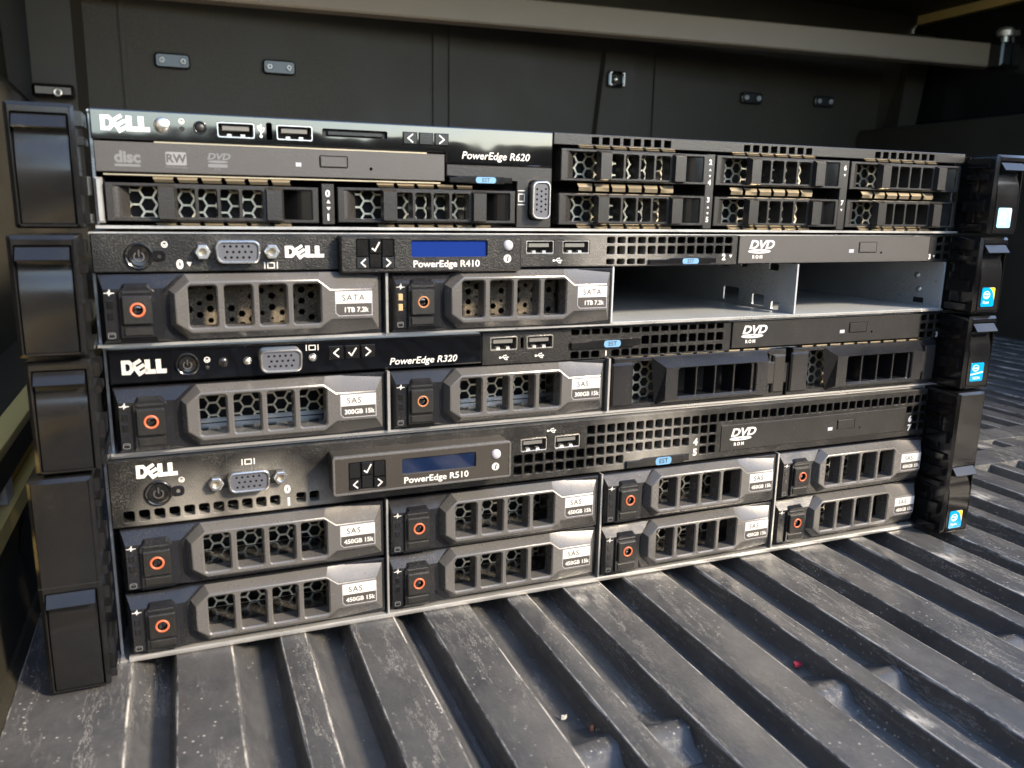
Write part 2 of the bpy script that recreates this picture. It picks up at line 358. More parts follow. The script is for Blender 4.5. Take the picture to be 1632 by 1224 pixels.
def vga_port(parent, cx, cz, y=0., vert=False, hexes=12.7, w_=16.2, h=8.6, hexr=2.95):
    def T(l): return [(cx+a, cz+b_) if not vert else (cx+b_, cz-a) for a, b_ in l]
    def shell(w2, h2, r): 
        o = []
        for (qx, qz) in rect(-w2/2, w2/2, -h2/2, h2/2, r, 4): o.append((qx*(1+.05*qz/h2), qz))
        return o
    p = None
    if hexes:
        fl = MB(); fl.plate(T(rect(-hexes-2.6, hexes+2.6, -2.9, 2.9, 2.4, 4)), [T(shell(w_-.4, h-.4, 2.2))], y-.35, y+.8, .15)
        p = ob('video_port', fl.mesh('flange', 'rfgrey', 30), parent)
    b = MB(); b.plate(T(shell(w_, h, 2.6)), [T(shell(w_-1.5, h-1.5, 2.1))], y-4.6, y+1, .35, hb=.15)
    s_ = ob('connector_shell' if p else 'video_port', b.mesh('shell', 'chrome', 40), p or parent); p = p or s_
    holes = []
    for row, (n, off) in enumerate(((5, -.5), (5, .45), (5, -.35))):
        for k in range(n): holes.append(T(circ(-4.4+k*2.2+off, 2.1-row*2.1, .5, 8)))
    ins = MB(); ins.plate(T(shell(w_-1.5, h-1.5, 2.1)), holes, y-3.9, y-.5, 0)
    ob('pin_block', ins.mesh('pins', 'vga'), p)
    ob('pin_cavity', MB().flat(T(shell(w_-2.4, h-2.4, 1.4)), y-1).mesh('cav', 'black'), p)
    if hexes:
        for sgn in (-1, 1):
            c0 = T([(sgn*hexes, 0)])[0]
            hx = MB().plate(circ(*c0, hexr, 6), [circ(*c0, 1.35, 12)], y-3.6, y, .35, hb=.25)
            q_ = ob('hex_nut', hx.mesh('nut', 'chrome'), p); ob('nut_bore', MB().flat(circ(*c0, 1.4, 12), y-1.5).mesh('b', 'gold'), p)
    return p
def power_button(parent, cx, cz, r, y=0., tab=True):
    b = MB(); b.loft([[(cx+rr*math.cos(t), yy, cz+rr*math.sin(t)) for t in [2*math.pi*j/28 for j in range(28)]] for rr, yy in ((r*.80, y+.6), (r*.84, y-.9), (r*.92, y-1.1), (r, y-.8), (r*1.02, y+.3))])
    p = ob('power_button', b.mesh('ring', 'smooth', 40), parent)
    d = MB(); d.loft([[(cx+rr*math.cos(t), yy, cz+rr*math.sin(t)) for t in [2*math.pi*j/28 for j in range(28)]] for rr, yy in ((.01, y-.1), (r*.35, y-.15), (r*.62, y-.55), (r*.72, y-.6), (r*.78, y+.3))])
    ob('button_cap', d.mesh('cap', 'smooth', 50), p)
    a = [(cx+r*.34*math.cos(R(t)), cz-.05*r+r*.34*math.sin(R(t))) for t in range(130, 411, 20)]
    ob('power_symbol', flats(stroke(a, r*.1)+stroke([(cx, cz), (cx, cz+r*.42)], r*.1), y-.62, 'odd'), p)
    if tab:
        t = MB().plate(rect(cx+r*.9, cx+r*1.85, cz-r*.42, cz+r*.42, r*.3), [circ(cx+r*1.42, cz, .8, 12)], y-.4, y+1, .2)
        ob('led_tab', t.mesh('tab', 'smooth'), p); ob('led_hole', MB().flat(circ(cx+r*1.42, cz, .85, 12), y+.6).mesh('h', 'black'), p)
    return p
def optical(server, x0, x1, z0, z1, m, dz=0., logo_rom=True, ledw=3.4, ej=(149.7, 161.8), hole=166, ledx=143):
    h = z1-z0
    b = MB().plate(rect(x0, x1, z0, z1), [rect(ej[0]-.4, ej[1]+.4, z0+h*.38-.3, z0+h*.76+.3, .6), circ(hole, z0+h*.36, .65, 10)], -1.2, 6, .25, hb=.05)
    p = ob('optical_drive', b.mesh('odd', m), server)
    ob('drive_gap', MB().flat(rect(ej[0]-1, hole+2, z0+1, z1-1), 2.5).mesh('g', 'black'), p)
    ob('eject_button', MB().box(ej[0], ej[1], -1.6, 1, z0+h*.38, z0+h*.76, .3).mesh('ej', m), p)
    ob('activity_light', MB().box(ledx, ledx+ledw, -1.35, 0, z0+h*.36, z0+h*.46+.5, .1).mesh('led', 'grey'), p)
    if logo_rom:
        lx, lz = x0+6, z0+h*.52
        text('DVD', h*.30, p, lx, lz+.3, -1.26, shear=.25, bold=.05, wide=1.25)
        e = MB().plate(circ(lx+6.6, lz-1.1, 7, 26, 1.05), [circ(lx+6.6, lz-1.0, 1.6, 12, .28)], -1.26, -1.2, 0)
        ob('disc_symbol', e.mesh('e', 'white'), p)
        text('ROM', h*.12, p, lx+2.4, lz-h*.34, -1.26, bold=.06, space=1.5)
    return p
def est_tag(server, x0, x1, z0, z1, lx0, lx1):
    b = MB(); y = -2.2
    b.plate([(x0, z0+.3), (x1-4, z0), (x1-4, z1), (lx0-6, z1), (lx0-9, z1-.7), (x0, z1-.7)], [], y, 3, .3)
    b.box(x1-3.8, x1, -1, 2, z0+.5, z1-.3, .2)
    p = ob('pull_out_tag', b.mesh('tag', 'smooth'), server)
    ob('tag_label', MB().flat(rect(lx0, lx1, z0+.35, z1-.3, (z1-z0)*.32), y-.03).mesh('l', 'est'), p)
    text('EST', (z1-z0)*.52, p, (lx0+lx1)/2, z0+(z1-z0)*.26, y-.06, 'dark', align='CENTER', bold=.02)
    return p
def lcd_unit(server, x0, z0, dep, nm, wd=79.5, h=15.4, face='panel', frame=None, scr='lcd'):
    """display unit standing out of the front; origin at its lower left corner"""
    y = -dep
    p = ob('display_unit', None, server, (x0, 0, z0)) if False else None
    kx0, kx1, kz0, kz1 = 6.4, 22.2, 1.7, 13.8
    sx0, sx1, sz0, sz1 = 29.4, 63.0, 6.3, 13.2
    b = MB(); b.plate(rect(0, wd, 0, h, 1.0, 3), [rect(kx0, kx1, kz0, kz1, .7), rect(sx0, sx1, sz0, sz1, .8), circ(72.6, 11.0, 2.55, 16)], y, 1, .7, hb=.12, holes_back=y+1.6)
    p = ob('display_unit', b.mesh('lcd', face, 30), server, (x0, 0, z0))
    if frame:
        e = MB(); e.plate(offset(rect(0, wd, 0, h, 1.0, 3), -.25), [offset(rect(0, wd, 0, h, 1.0, 3), .75)], y-.25, y+2, .25, hb=.1)
        ob('trim_frame', e.mesh('fr', frame), p)
    ob('key_well', MB().flat(rect(kx0, kx1, kz0, kz1), y+1.5).mesh('w', 'black'), p)
    kw = (kx1-kx0)/3; zm = (kz0+kz1)/2
    for i in range(3):
        for j in range(2):
            a0, a1 = kx0+i*kw+.25, kx0+(i+1)*kw-.25; up = j == 1
            if i == 1: c0, c1 = (zm+.2, kz1-.3) if up else (kz0+.3, zm-.1)
            else: c0, c1 = (kz0+5.0, kz1-.3) if up else (kz0+.3, kz0+4.8)
            yy = y-.25 if (i == 1) == up else y+.25
            kb = MB().plate(rect(a0, a1, c0, c1, .3, 1), [], yy, y+1.4, .25)
            if i != 1 and not up: kb = MB().add([(a0, y-.45, c0), (a1, y-.45, c0), (a1, y-.1, c1), (a0, y-.1, c1), (a1, y+1.4, c0), (a1, y+1.4, c1), (a0, y+1.4, c0), (a0, y+1.4, c1)], [(0, 1, 2, 3), (1, 4, 5, 2), (6, 0, 3, 7), (3, 2, 5, 7)])
            ob('key', kb.mesh('key', 'smooth'), p)
    ym = y-.6
    L = stroke([(kx0+kw*.68, kz0+4.0), (kx0+kw*.36, kz0+2.5), (kx0+kw*.68, kz0+1.0)], .5)
    ob('key_symbol', flats(L, ym, 'white'), p)
    L = stroke([(kx0+kw*2.34, kz0+4.0), (kx0+kw*2.66, kz0+2.5), (kx0+kw*2.34, kz0+1.0)], .5)
    ob('key_symbol', flats(L, ym, 'white'), p)
    L = stroke([(kx0+kw*1.25, zm+2.2), (kx0+kw*1.45, zm+1.3), (kx0+kw*1.8, zm+4.6)], .55)
    ob('key_symbol', flats(L, y-.3, 'white'), p)
    ob('screen', MB().box(sx0-.2, sx1+.2, y+.9, y+2, sz0-.2, sz1+.2).mesh('s', scr), p)
    ob('info_button', dome(72.6, 11.0, 2.4, y+.4, 1.5).mesh('ib', 'grey', 60), p)
    ob('info_disc', MB().flat(circ(72.3, 5.4, 1.75, 20), y-.02).mesh('d', 'white'), p)
    text('i', 2.2, p, 72.2, 4.3, y-.05, 'dark', align='CENTER', shear=.2, bold=.09)
    text(nm, 2.75, p, 30, 2.2, y-.03, bold=.022, wide=1.08)
    return p

# ---- 3.5 inch drive carrier, 106 x 26
DW, DH, DF = 106., 26., -6.
def drive35_meshes():
    m = {}
    win = [(30.6, 40.7), (43.4, 53.8), (56.3, 66.8), (69.3, 80.0)]
    b = MB()
    # rim behind the handle, open where the windows are
    b.plate(rect(0, DW, 0, DH), [rect(28.5, 82, 4.0, 23.3, 1)], -1.4, 14, .4, hb=0)
    # raised end block with sloping top
    B = [(.3, .3), (25.5, .3), (22.6, 6.5), (22.6, 19.2), (28.2, 25.8), (.3, 25.8)]
    F = [(1.8, 2.4), (20.9, 2.4), (20.9, 6.9), (20.9, 19.0), (22.2, 21.0), (1.8, 21.0)]
    b.loft([[(x, -5.0, z) for x, z in F], [(x, -1.2, z) for x, z in B]], cap0=True)
    m['base'] = b.mesh('carrier', 'carrier')
    h = MB()
    F = [(25.6, 7.6), (31.2, 3.4), (79.2, 3.4), (84.2, 6.8), (101.2, 6.8), (101.2, 19.6), (84.2, 19.6), (79.2, 23.6), (31.2, 23.6), (25.6, 18.9)]
    B = [(24.0, 6.6), (29.8, .7), (80.5, .7), (87.0, .7), (104.6, 1.8), (104.6, 24.2), (87.0, 25.8), (80.5, 25.8), (29.8, 25.8), (24.0, 20.0)]
    Mid = [(a[0]*.75+c[0]*.25-(0 if i not in (4, 5) else -.0), a[1]*.75+c[1]*.25) for i, (a, c) in enumerate(zip(F, B))]
    h.plate(offset(ccw(F), .75), [rect(a, c, 5.7, 21.7, 1.1) for a, c in win], DF, DF, 0, hb=.6, holes_back=2)
    h.wall([(x, DF, z) for x, z in offset(ccw(F), .75)], [(x, DF+.22, z) for x, z in offset(ccw(F), .3)])
    h.wall([(x, DF+.22, z) for x, z in offset(ccw(F), .3)], [(x, DF+.7, z) for x, z in F])
    h.wall([(x, DF+.7, z) for x, z in F], [(x, -1.3, z) for x, z in B])
    m['handle'] = h.mesh('handle', 'handle', 24)
    # button housing
    k = MB()
    B = [(6.3, 1.2), (19.2, 1.2), (19.2, 20.3), (16.8, 23.0), (8.7, 23.0), (6.3, 20.3)]
    Fq = [(6.9, 3.2), (18.6, 3.2), (18.6, 19.9), (16.5, 21.8), (9.0, 21.8), (6.9, 19.9)]
    k.loft([[(x, -6.2, z) for x, z in Fq], [(x, -4.2, z) for x, z in B]], cap0=True)
    m['housing'] = k.mesh('housing', 'carrier')
    m['slot'] = MB().box(7.9, 17.7, -6.7, -6, 3.7, 6.9, .35).mesh('s', 'button')
    m['slot2'] = MB().box(7.9, 17.7, -6.6, -6, 19.2, 20.4, .3).mesh('s', 'button')
    m['button'] = MB().plate(rect(7.7, 17.9, 8.0, 18.5, .6), [circ(12.9, 13.4, 1.95, 24)], -7.6, -6, .45, hb=0).mesh('btn', 'button')
    m['bore'] = dome(12.9, 13.4, 2.0, -6.25, .5).mesh('bore', 'piano', 60)
    m['ring'] = torus(12.9, 13.4, 1.85, 2.75, -7.6, .35).mesh('ring', 'orange', 60)
    m['ring2'] = torus(12.9, 13.4, 1.9, 2.5, -7.6, .2).mesh('ring', mat('worn_orange', (.36, .14, .05), .45), 60)
    m['led'] = MB().box(2.6, 4.7, -5.25, -4, 0, 3.0, .3).mesh('led', 'smooth')
    m['led_on'] = MB().box(2.6, 4.7, -5.25, -4, 0, 3.0, .3).mesh('led', 'amber')
    m['mesh'] = hexmesh(27, 84, 5, 25, 19, 5.4, .75)
    m['mesh_d'] = hexmesh(27, 84, 4, 24, 10, 4.6, 1.7, 'mesh_dirty', jit=.5)
    m['cell'] = MB().box(27, 84, 27, 27.5, 2, 25).mesh('b', 'black')
    m['shelf'] = MB().add([(27, -1, 4.4), (84, -1, 4.4), (84, 24, 4.9), (27, 24, 4.9)], [(0, 1, 2, 3)]).mesh('shelf', 'inner')
    m['flange'] = MB().box(27, 84, 17.6, 18.6, 5.0, 6.8).mesh('fl', 'steel')
    st = MB().plate([(86.0, 13.4), (100.6, 13.4), (100.6, 18.1), (86.0, 18.1)], [], DF-.12, DF, 0); m['st_w'] = st.mesh('w', 'sticker_w')
    st = MB().plate([(87.2, 8.6), (100.6, 8.6), (100.6, 13.4), (86.0, 13.4), (86.0, 9.8)], [], DF-.12, DF, 0); m['st_b'] = st.mesh('b', 'sticker_b')
    st = MB().plate(offset([(87.2, 8.6), (100.6, 8.6), (100.6, 18.1), (86.0, 18.1), (86.0, 9.8)], -.28), [], DF-.06, DF, 0); m['st_e'] = st.mesh('e', 'grey')
    return m
D35 = drive35_meshes(); SEAT = random.Random(11)
def drive35(server, x, z, l1, l2, dirty=False, leds=False, worn=False, flange=False):
    p = ob('hard_drive', D35['base'], server, (x+SEAT.uniform(-.25, .25), SEAT.uniform(-.7, .5), z+SEAT.uniform(-.05, .2))); p.rotation_euler = (0, R(SEAT.uniform(-.12, .12)), R(SEAT.uniform(-.3, .3)))
    ob('carrier_handle', D35['handle'], p); ob('latch_housing', D35['housing'], p); ob('latch_lip', D35['slot'], p); ob('latch_lip', D35['slot2'], p)
    ob('release_button', D35['button'], p); ob('button_bore', D35['bore'], p); ob('button_ring', D35['ring2' if worn else 'ring'], p)
    for zz in (9.6, 13.9): ob('status_light', D35['led_on' if leds else 'led'], p, (0, 0, zz))
    ob('air_grille', D35['mesh_d' if dirty else 'mesh'], p); ob('drive_body', D35['cell'], p); ob('carrier_floor', D35['shelf'], p)
    if flange: ob('steel_flange', D35['flange'], p)
    ob('sticker_edge', D35['st_e'], p); ob('sticker_top', D35['st_w'], p); ob('sticker_bottom', D35['st_b'], p)
    text(l1, 2.5, p, 88.4, 14.5, DF-.15, 'dark', bold=.012, space=1.15)
    text(l2, 1.95, p, 87.3 if len(l2) > 8 else 89.0, 9.9, DF-.15, bold=.035)
    ob('activity_symbol', PULSE, p, (2.1, -5.05, 23.2-3.6)); ob('disk_symbol', DISK, p, (2.4, -5.03, 2.9))
    return p
# ---- blank 3.5 inch carrier
def blank_meshes():
    m = {}; W = 106.
    b = MB()
    b.plate([(0, 0), (W, 0), (W, 7), (W+1.6, 7), (W+1.6, 18), (W, 18), (W, 25.5), (2.5, 25.5), (2.5, 18.0), (0, 18.0)], [rect(13.2, 95, 2.5, 23.5, .8)], -1.5, 14, .4, hb=.2)
    m['base'] = b.mesh('blank', 'carrier')
    l = MB(); l.plate(rect(.6, 12.2, 2, 23.2), [], -3.4, -1.4, .8); m['end'] = l.mesh('end', 'carrier')
    e = MB(); e.plate(rect(97, 105, 2.4, 22.6), [], -3.2, -1.4, .8); m['end2'] = e.mesh('end', 'rfgrey')
    h = MB(); y = -7.0
    wins = [(36.6+k*11.4, 36.6+k*11.4+10.3) for k in range(4)]
    F = [(28.6, 4.2), (90.4, 4.2), (90.4, 20.6), (28.6, 20.6)]; B = [(26.2, .9), (93.2, .9), (93.2, 25.3), (23.0, 25.3)]
    h.plate(F, [rect(36.0, 83.2, 5.0, 20.0, 1.2)], y, y, 0, hb=.45, holes_back=y+1.6)
    h.wall([(x, y, z) for x, z in F], [(x, -1.2, z) for x, z in B])
    g = [rect(a, c, 5.4, 19.6, .9) for a, c in wins]
    h.plate(rect(35.8, 83.4, 4.8, 20.2), g, y+1.5, y+1.5, 0, hb=.25, holes_back=4)
    m['handle'] = h.mesh('blank_handle', 'carrier')
    m['mesh'] = hexmesh(12, 34, 3, 24, 8, 5.2, .8)
    m['cell'] = MB().box(12, 96, 16, 17, 1, 25).mesh('b', 'black')
    m['shelf'] = MB().add([(12, -1.4, 2.6), (96, -1.4, 2.6), (96, 14, 3.6), (12, 14, 3.6)], [(0, 1, 2, 3)]).mesh('s', 'inner')
    m['clip'] = MB().box(92.6, 97.5, -3.6, -.5, 7.4, 19.2, .4).mesh('c', 'rfgrey')
    return m
BL = blank_meshes()
def blank(server, x, z):
    p = ob('blank_carrier', BL['base'], server, (x, 0, z))
    for n_, k in (('end_block', 'end'), ('end_block', 'end2'), ('carrier_handle', 'handle'), ('air_grille', 'mesh'), ('bay_back', 'cell'), ('carrier_floor', 'shelf'), ('side_clip', 'clip')): ob(n_, BL[k], p)
    return p
# ---- 2.5 inch carrier, 77.5 x 14
def drive25_meshes():
    m = {}; W, H = 77.5, 14.
    b = MB()
    b.plate(rect(0, W, 0, H), [rect(2.6, 75.0, 1.2, H-1.2, .5)], -1.2, 12, .3, hb=.3)
    m['base'] = b.mesh('carrier', 'rfgrey')
    h = MB(); y = -5.0
    for nn_, (a, c) in enumerate(((18.2, 23.6), (57.2, 62.8))):
        h = MB()
        F = [(a, 1.0), (c, 1.0), (c, H-1.6), (a, H-1.6)]; B = [(a-.4, .3), (c+1.2, .3), (c+1.2, H-.2), (a-.4, H-.2)]
        h.loft([[(x, y, z) for x, z in F], [(x, -.8, z) for x, z in B]], cap0=True)
        m['pillar%d' % nn_] = h.mesh('pillar', 'rfgrey')
    g = MB()
    wins = [(24.2, 30.9), (32.2, 38.9), (40.2, 46.9), (48.2, 55.8)]
    g.plate(rect(23.4, 57.4, .5, H-.5), [rect(a, c, 1.6, H-1.7, .8) for a, c in wins], -2.4, 5, .25, hb=.2)
    m['grid'] = g.mesh('grid', 'rfgrey')
    c = MB()   # hollow finger grip at the right end
    rings = []
    for k in range(7):
        t = k/6; rings.append((63.6+(75.2-63.6)*t, 1.0+8.5*(1-t)**1.7))
    for (xa, ya), (xb, yb) in zip(rings, rings[1:]): c.add([(xa, ya-1.6, 1.4), (xb, yb-1.6, 1.4), (xb, yb-1.6, H-1.4), (xa, ya-1.6, H-1.4)], [(0, 1, 2, 3)])
    m['grip'] = c.mesh('grip', 'smooth', 60)
    l = MB()
    for k in range(6):
        t0, t1 = k/6, (k+1)/6
        xa, xb = 2.4+5.6*t0, 2.4+5.6*t1; ya, yb = -1.0+4.5*t0**2, -1.0+4.5*t1**2
        l.add([(xa, ya, 1.3), (xb, yb, 1.3), (xb, yb, H-1.3), (xa, ya, H-1.3)], [(0, 1, 2, 3)])
    m['grip2'] = l.mesh('grip', 'rfgrey', 60)
    m['mesh'] = hexmesh(5, 63, .8, H-.6, 8.5, 5.3, .8)
    m['cell'] = MB().box(2, 76, 12.2, 13, .4, H-.4).mesh('c', 'black')
    m['shelf'] = MB().add([(4, -.4, 1.35), (63, -.4, 1.35), (63, 9, 1.5), (4, 9, 1.5)], [(0, 1, 2, 3)]).mesh('s', 'steel')
    return m
D25 = drive25_meshes()
def drive25(server, x, z):
    p = ob('small_hard_drive', D25['base'], server, (x+SEAT.uniform(-.2, .2), SEAT.uniform(-.6, .4), z)); p.rotation_euler = (0, R(SEAT.uniform(-.15, .15)), R(SEAT.uniform(-.3, .3)))
    for n_, k in (('pillar', 'pillar0'), ('pillar', 'pillar1'), ('handle_grid', 'grid'), ('finger_grip', 'grip'), ('finger_grip', 'grip2'), ('air_grille', 'mesh'), ('drive_body', 'cell'), ('carrier_floor', 'shelf')): ob(n_, D25[k], p)
    return p

# ---- rack ear with its latch
def ear_meshes(h, latch_top):
    m = {}; W = 21.
    y = -20.
    b = MB(); lx0, lx1, lz1 = 1.9, W-1.9, latch_top
    b.plate(rect(0, W, 0, h, .9, 2), [rect(lx0, lx1, 1.0, lz1, .4, 1)], y, 4, 1.4, hb=.25, holes_back=y+4)
    m['body'] = b.mesh('ear', 'smooth', 30)
    l = MB()
    # latch: tilted lip above, a hollow below it, then the flat cover
    prof = [(y+.4, lz1-.5), (y-2.9, lz1-4.6), (y-2.7, lz1-5.0), (y+1.6, lz1-5.5), (y+1.9, lz1-7.5), (y+1.0, lz1-11), (y+.2, lz1-15), (y+.0, lz1-19), (y+.0, 2.2), (y+.4, 1.3), (y+3, 1.2)]
    prof = [(y+3, lz1-.4)]+prof
    prof = [(a, min(b_, lz1-.3)) for a, b_ in prof]
    a0, a1 = lx0+.55, lx1-.55
    l.wall([(a0, p, q) for p, q in prof], [(a1, p, q) for p, q in prof], closed=False)
    l.add([(a0, p, q) for p, q in prof], [tuple(range(len(prof)))]); l.add([(a1, p, q) for p, q in prof], [tuple(range(len(prof)))[::-1]])
    m['latch'] = l.mesh('latch', 'smooth', 40)
    m['gap'] = MB().flat(rect(lx0, lx1, .8, lz1), y+3.5).mesh('gap', 'black')
    return m
EAR1 = ear_meshes(41.6, 38.2); EAR2 = ear_meshes(84.6, 41.0)
def ear(server, side, z0, h, big):
    Mx = EAR2 if big else EAR1
    x0 = -240. if side < 0 else 218.6
    p = ob('rack_ear', Mx['body'], server, (x0, 0, z0)); ob('latch', Mx['latch'], p); ob('latch_gap', Mx['gap'], p)
    # moulded ladder on the face turned to the drives
    for base in ([0, 43] if big else [0]):
        xi = 21.0 if side < 0 else 0.0; s = 1 if side < 0 else -1
        def bx(y0, y1, za, zb, t, nm='ear_rib', m='smooth'):
            a, c = sorted((xi, xi+s*t)); b = MB().box(a, c, y0, y1, base+za, base+zb); ob(nm, b.mesh('rib', m), p)
        for za, zb in ((34.8, 39.6), (28.5, 31.2), (11.5, 18.0), (1.5, 5)): bx(-16, -2.5, za, zb, 2.0)
        if side > 0:
            # the raised frame on the inner side of the right ear
            fr = MB()
            for (y0, y1, za, zb) in ((-10.5, -1.5, 33.2, 34.2), (-10.5, -9.4, 6, 33.2), (-8.5, -1.5, 26.5, 27.4), (-6, -2, 18.5, 22)): fr.box(-1.0, 0, y0, y1, base+za, base+zb)
            ob('inner_frame', fr.mesh('frame', 'smooth'), p)
    if big: ob('ear_seam', MB().box(.1, 20.9, -20.06, -19.9, 43.2, 43.5).mesh('seam', 'black'), p)
    return p
def badge(server, z0, kind, zc):
    """maker's sticker on the right ear's latch"""
    x, y = 218.6+9.6, -20.2
    w_, h = 10.2, 10.6; z = z0+zc
    p = ob('processor_badge', MB().plate(rect(x-w_/2, x+w_/2, z-h/2, z+h/2, 1.0), [], y-.1, y+.1, 0).mesh('bd', 'badge' if kind != 'pale' else 'badge3'), server)
    yy = y-.13
    if kind == 'band':
        ob('badge_band', flats([[(x-w_/2+.2, z-1.8), (x+w_/2-.2, z-.5), (x+w_/2-.2, z+.3), (x-w_/2+.2, z-1.0)]], yy, 'white'), p)
        ob('badge_swirl', MB().plate(circ(x-1.2, z+2.3, 2.6, 22, 1.9), [circ(x-1.1, z+2.4, 2.2, 22, 1.5)], yy, yy+.02, 0).mesh('s', 'white'), p)
        text('intel', 1.5, p, x-1.2, z+1.7, yy-.03, align='CENTER', bold=.03); text('XEON', 1.5, p, x, z-4.2, yy, align='CENTER', bold=.02)
    else:
        q = [(x+w_/2-.1, z-2.0), (x+w_/2-.1, z+h/2-.8)]+[(x+w_/2-.8, z+h/2-.1), (x-.5, z+h/2-.1)]+[(x-.5+5.0*math.sin(R(t)), z+h/2-.1-7*(1-math.cos(R(t)))) for t in range(15, 76, 15)]
        ob('badge_corner', flats([q], yy+.01, 'badge2' if kind != 'pale' else 'sticker_w'), p)
        ob('badge_swirl', MB().plate(circ(x-1.2, z+1.2, 2.7, 22, 2.2), [circ(x-1.1, z+1.3, 2.2, 22, 1.7)], yy, yy+.02, 0).mesh('s', 'white'), p)
        text('intel', 1.5, p, x-1.2, z+1.1, yy-.03, align='CENTER', bold=.03); text('inside', 1.3, p, x-1.2, z-.4, yy-.03, align='CENTER', bold=.02)
        text('Xeon', 1.6, p, x-1.2, z-3.6, yy, align='CENTER', bold=.03)
    return p

def server_root(name, label, i, z0):
    q = [(2.18, 1.6, -.010), (-.13, -1.57, .011), (.65, .85, .004), (-2.7, -.88, .002)][i]
    e = bpy.data.objects.new(name, None); COL.objects.link(e); e.location = (q[0]*S, q[1]*S, z0*S); e.rotation_euler = (0, 0, q[2])
    e.empty_display_size = .05; e['label'] = label; e['category'] = 'server'; e['group'] = 'stacked rack servers'
    return e
def chassis(server, h, inner=28., depth=700):
    b = MB()
    b.box(-217, 217, 2.5, depth, h-.8, h); b.box(-217, 217, -1.6, depth, 0, 1.1)
    b.box(-217, -216, 5, depth, 1.1, h-1.0); b.box(216, 217, 5, depth, 1.1, h-1.0)
    p = ob('chassis', b.mesh('chassis', 'steel'), server)
    if inner: ob('chassis_interior', MB().box(-215.8, 215.8, inner, inner+5, 1.3, h-1.2).mesh('in', 'black'), p)
    return p

# ================================================================== the truck bed
bed = bpy.data.objects.new('truck_bed', None); COL.objects.link(bed); bed.location = (.37, 0, -.013)
bed['label'] = 'pickup truck bed lined with ribbed black plastic under the servers'; bed['category'] = 'truck bed'
def bo(name, b, m, parent=None, smooth=None):   # bed pieces are given in scene millimetres
    return ob(name, b.mesh(name, m, smooth) if isinstance(b, MB) else b, parent or bed, (0, 0, 0) if parent else (-370, 0, 13))
YB, YF = -900., 895.
ZV = -9.0                                       # valley level; rib tops at 0
fl = MB(); nx = 60; ny = 60
vs_ = []; fs_ = []
for j in range(ny+1):
    for i in range(nx+1):
        x = -262+1272*i/nx; y = YB+(YF-YB)*j/ny
        vs_.append((x, y, ZV+.8*math.sin(x*.013+y*.004)+.5*math.sin(y*.011)))
for j in range(ny):
    for i in range(nx):
        a = j*(nx+1)+i; fs_.append((a, a+1, a+nx+2, a+nx+1))
fl.add(vs_, fs_)
floor = bo('bed_floor', fl, 'valley', smooth=60)
ribs = []
for k in range(-2, 10):
    o = -50+106.5*k
    for a, w_ in ((0, 10.5), (30, 20.5), (64.5, 22)):
        if -220 < o+a < 975: ribs.append((o+a, w_))
ribs.append((-256, 41))
rnd = random.Random(3)
for x0, w_ in ribs:
    ny = 140; rings = []
    ph = rnd.random()*9
    for j in range(ny+1):
        y = YB+(YF-YB)*j/ny
        d = .15*math.sin(y*.031+ph)+.1*math.sin(y*.083+2*ph)+.10*rnd.uniform(-1, 1)
        e = .15*math.sin(y*.027+ph*2)+.1*math.sin(y*.071+ph)+.10*rnd.uniform(-1, 1)
        zt = .08*math.sin(y*.019+ph)
        pr = [(-3.4, ZV-1), (-2.3, ZV+.7), (-1.7, ZV+2.6), (-.8, -2.0), (-.5, -.8), (.1, -.2), (.8, 0), (w_-1.0, 0), (w_-.2, -.2), (w_+.6, -.8), (w_+2.0, -2.6), (w_+4.2, ZV+2.4), (w_+5.8, ZV+.8), (w_+8.0, ZV-.6)]
        rings.append([(x0+a+(d if a < w_/2 else e)*(1 if zz > -4 else .4), y, zz+(zt-.15 if zz > -5 else 0)) for a, zz in pr])
    b = MB()
    for A, B in zip(rings, rings[1:]): b.wall(A[::-1], B[::-1], closed=False)
    me = b.mesh('rib', 'liner', 20); at = me.attributes.new('edge', 'FLOAT', 'POINT')
    for i_, v_ in enumerate(me.vertices):
        dx_ = v_.co.x/S-x0
        at.data[i_].value = 1. if v_.co.z/S > -1.2 and (-.35 < dx_ < .6 or w_-.6 < dx_ < w_+.2) else 0.
    ob('rib', me, floor)
# saddles that tie the valleys together beside each narrow rib
for k in range(-1, 9):
    o = -50+106.5*k
    for xa, xb in ((o-24, o-2), (o+12.5, o+29)):
        for yc in (-112, 420, -640):
            if not (-250 < xa < 960): continue
            b = MB(); prof = [(-16, ZV-.6), (-9, ZV+2.0), (-5.5, -4.8), (-3, -3.0), (2, -2.8), (5, -4.2), (9, ZV+2.6), (17, ZV-.6)]
            A = [(xa-4, yc+a, zz-(1.2 if zz > -8 else 0)) for a, zz in prof]; B = [((xa+xb)/2, yc+a, zz-(2.0 if zz > -8 else 0)) for a, zz in prof]; C = [(xb+4, yc+a, zz-(.6 if zz > -8 else 0)) for a, zz in prof]
            b.wall(A, B, False); b.wall(B, C, False); ob('valley_saddle', b.mesh('saddle', 'liner', 60), floor)
# flat cross pads moulded over the ribs, with an oval dish
for xa, xb, ya, yb in ((330, 640, 70, 104), (360, 700, 118, 150)):
    b = MB(); b.loft([[(xa+12, ya+8, .9), (xb-12, ya+8, .9), (xb-12, yb-8, .9), (xa+12, yb-8, .9)], [(xa+3, ya+3, 0), (xb-3, ya+3, 0), (xb-3, yb-3, 0), (xa+3, yb-3, 0)], [(xa, ya, ZV-1), (xb, ya, ZV-1), (xb, yb, ZV-1), (xa, yb, ZV-1)]], cap0=True); ob('cross_pad', b.mesh('pad', 'liner', 30), floor)
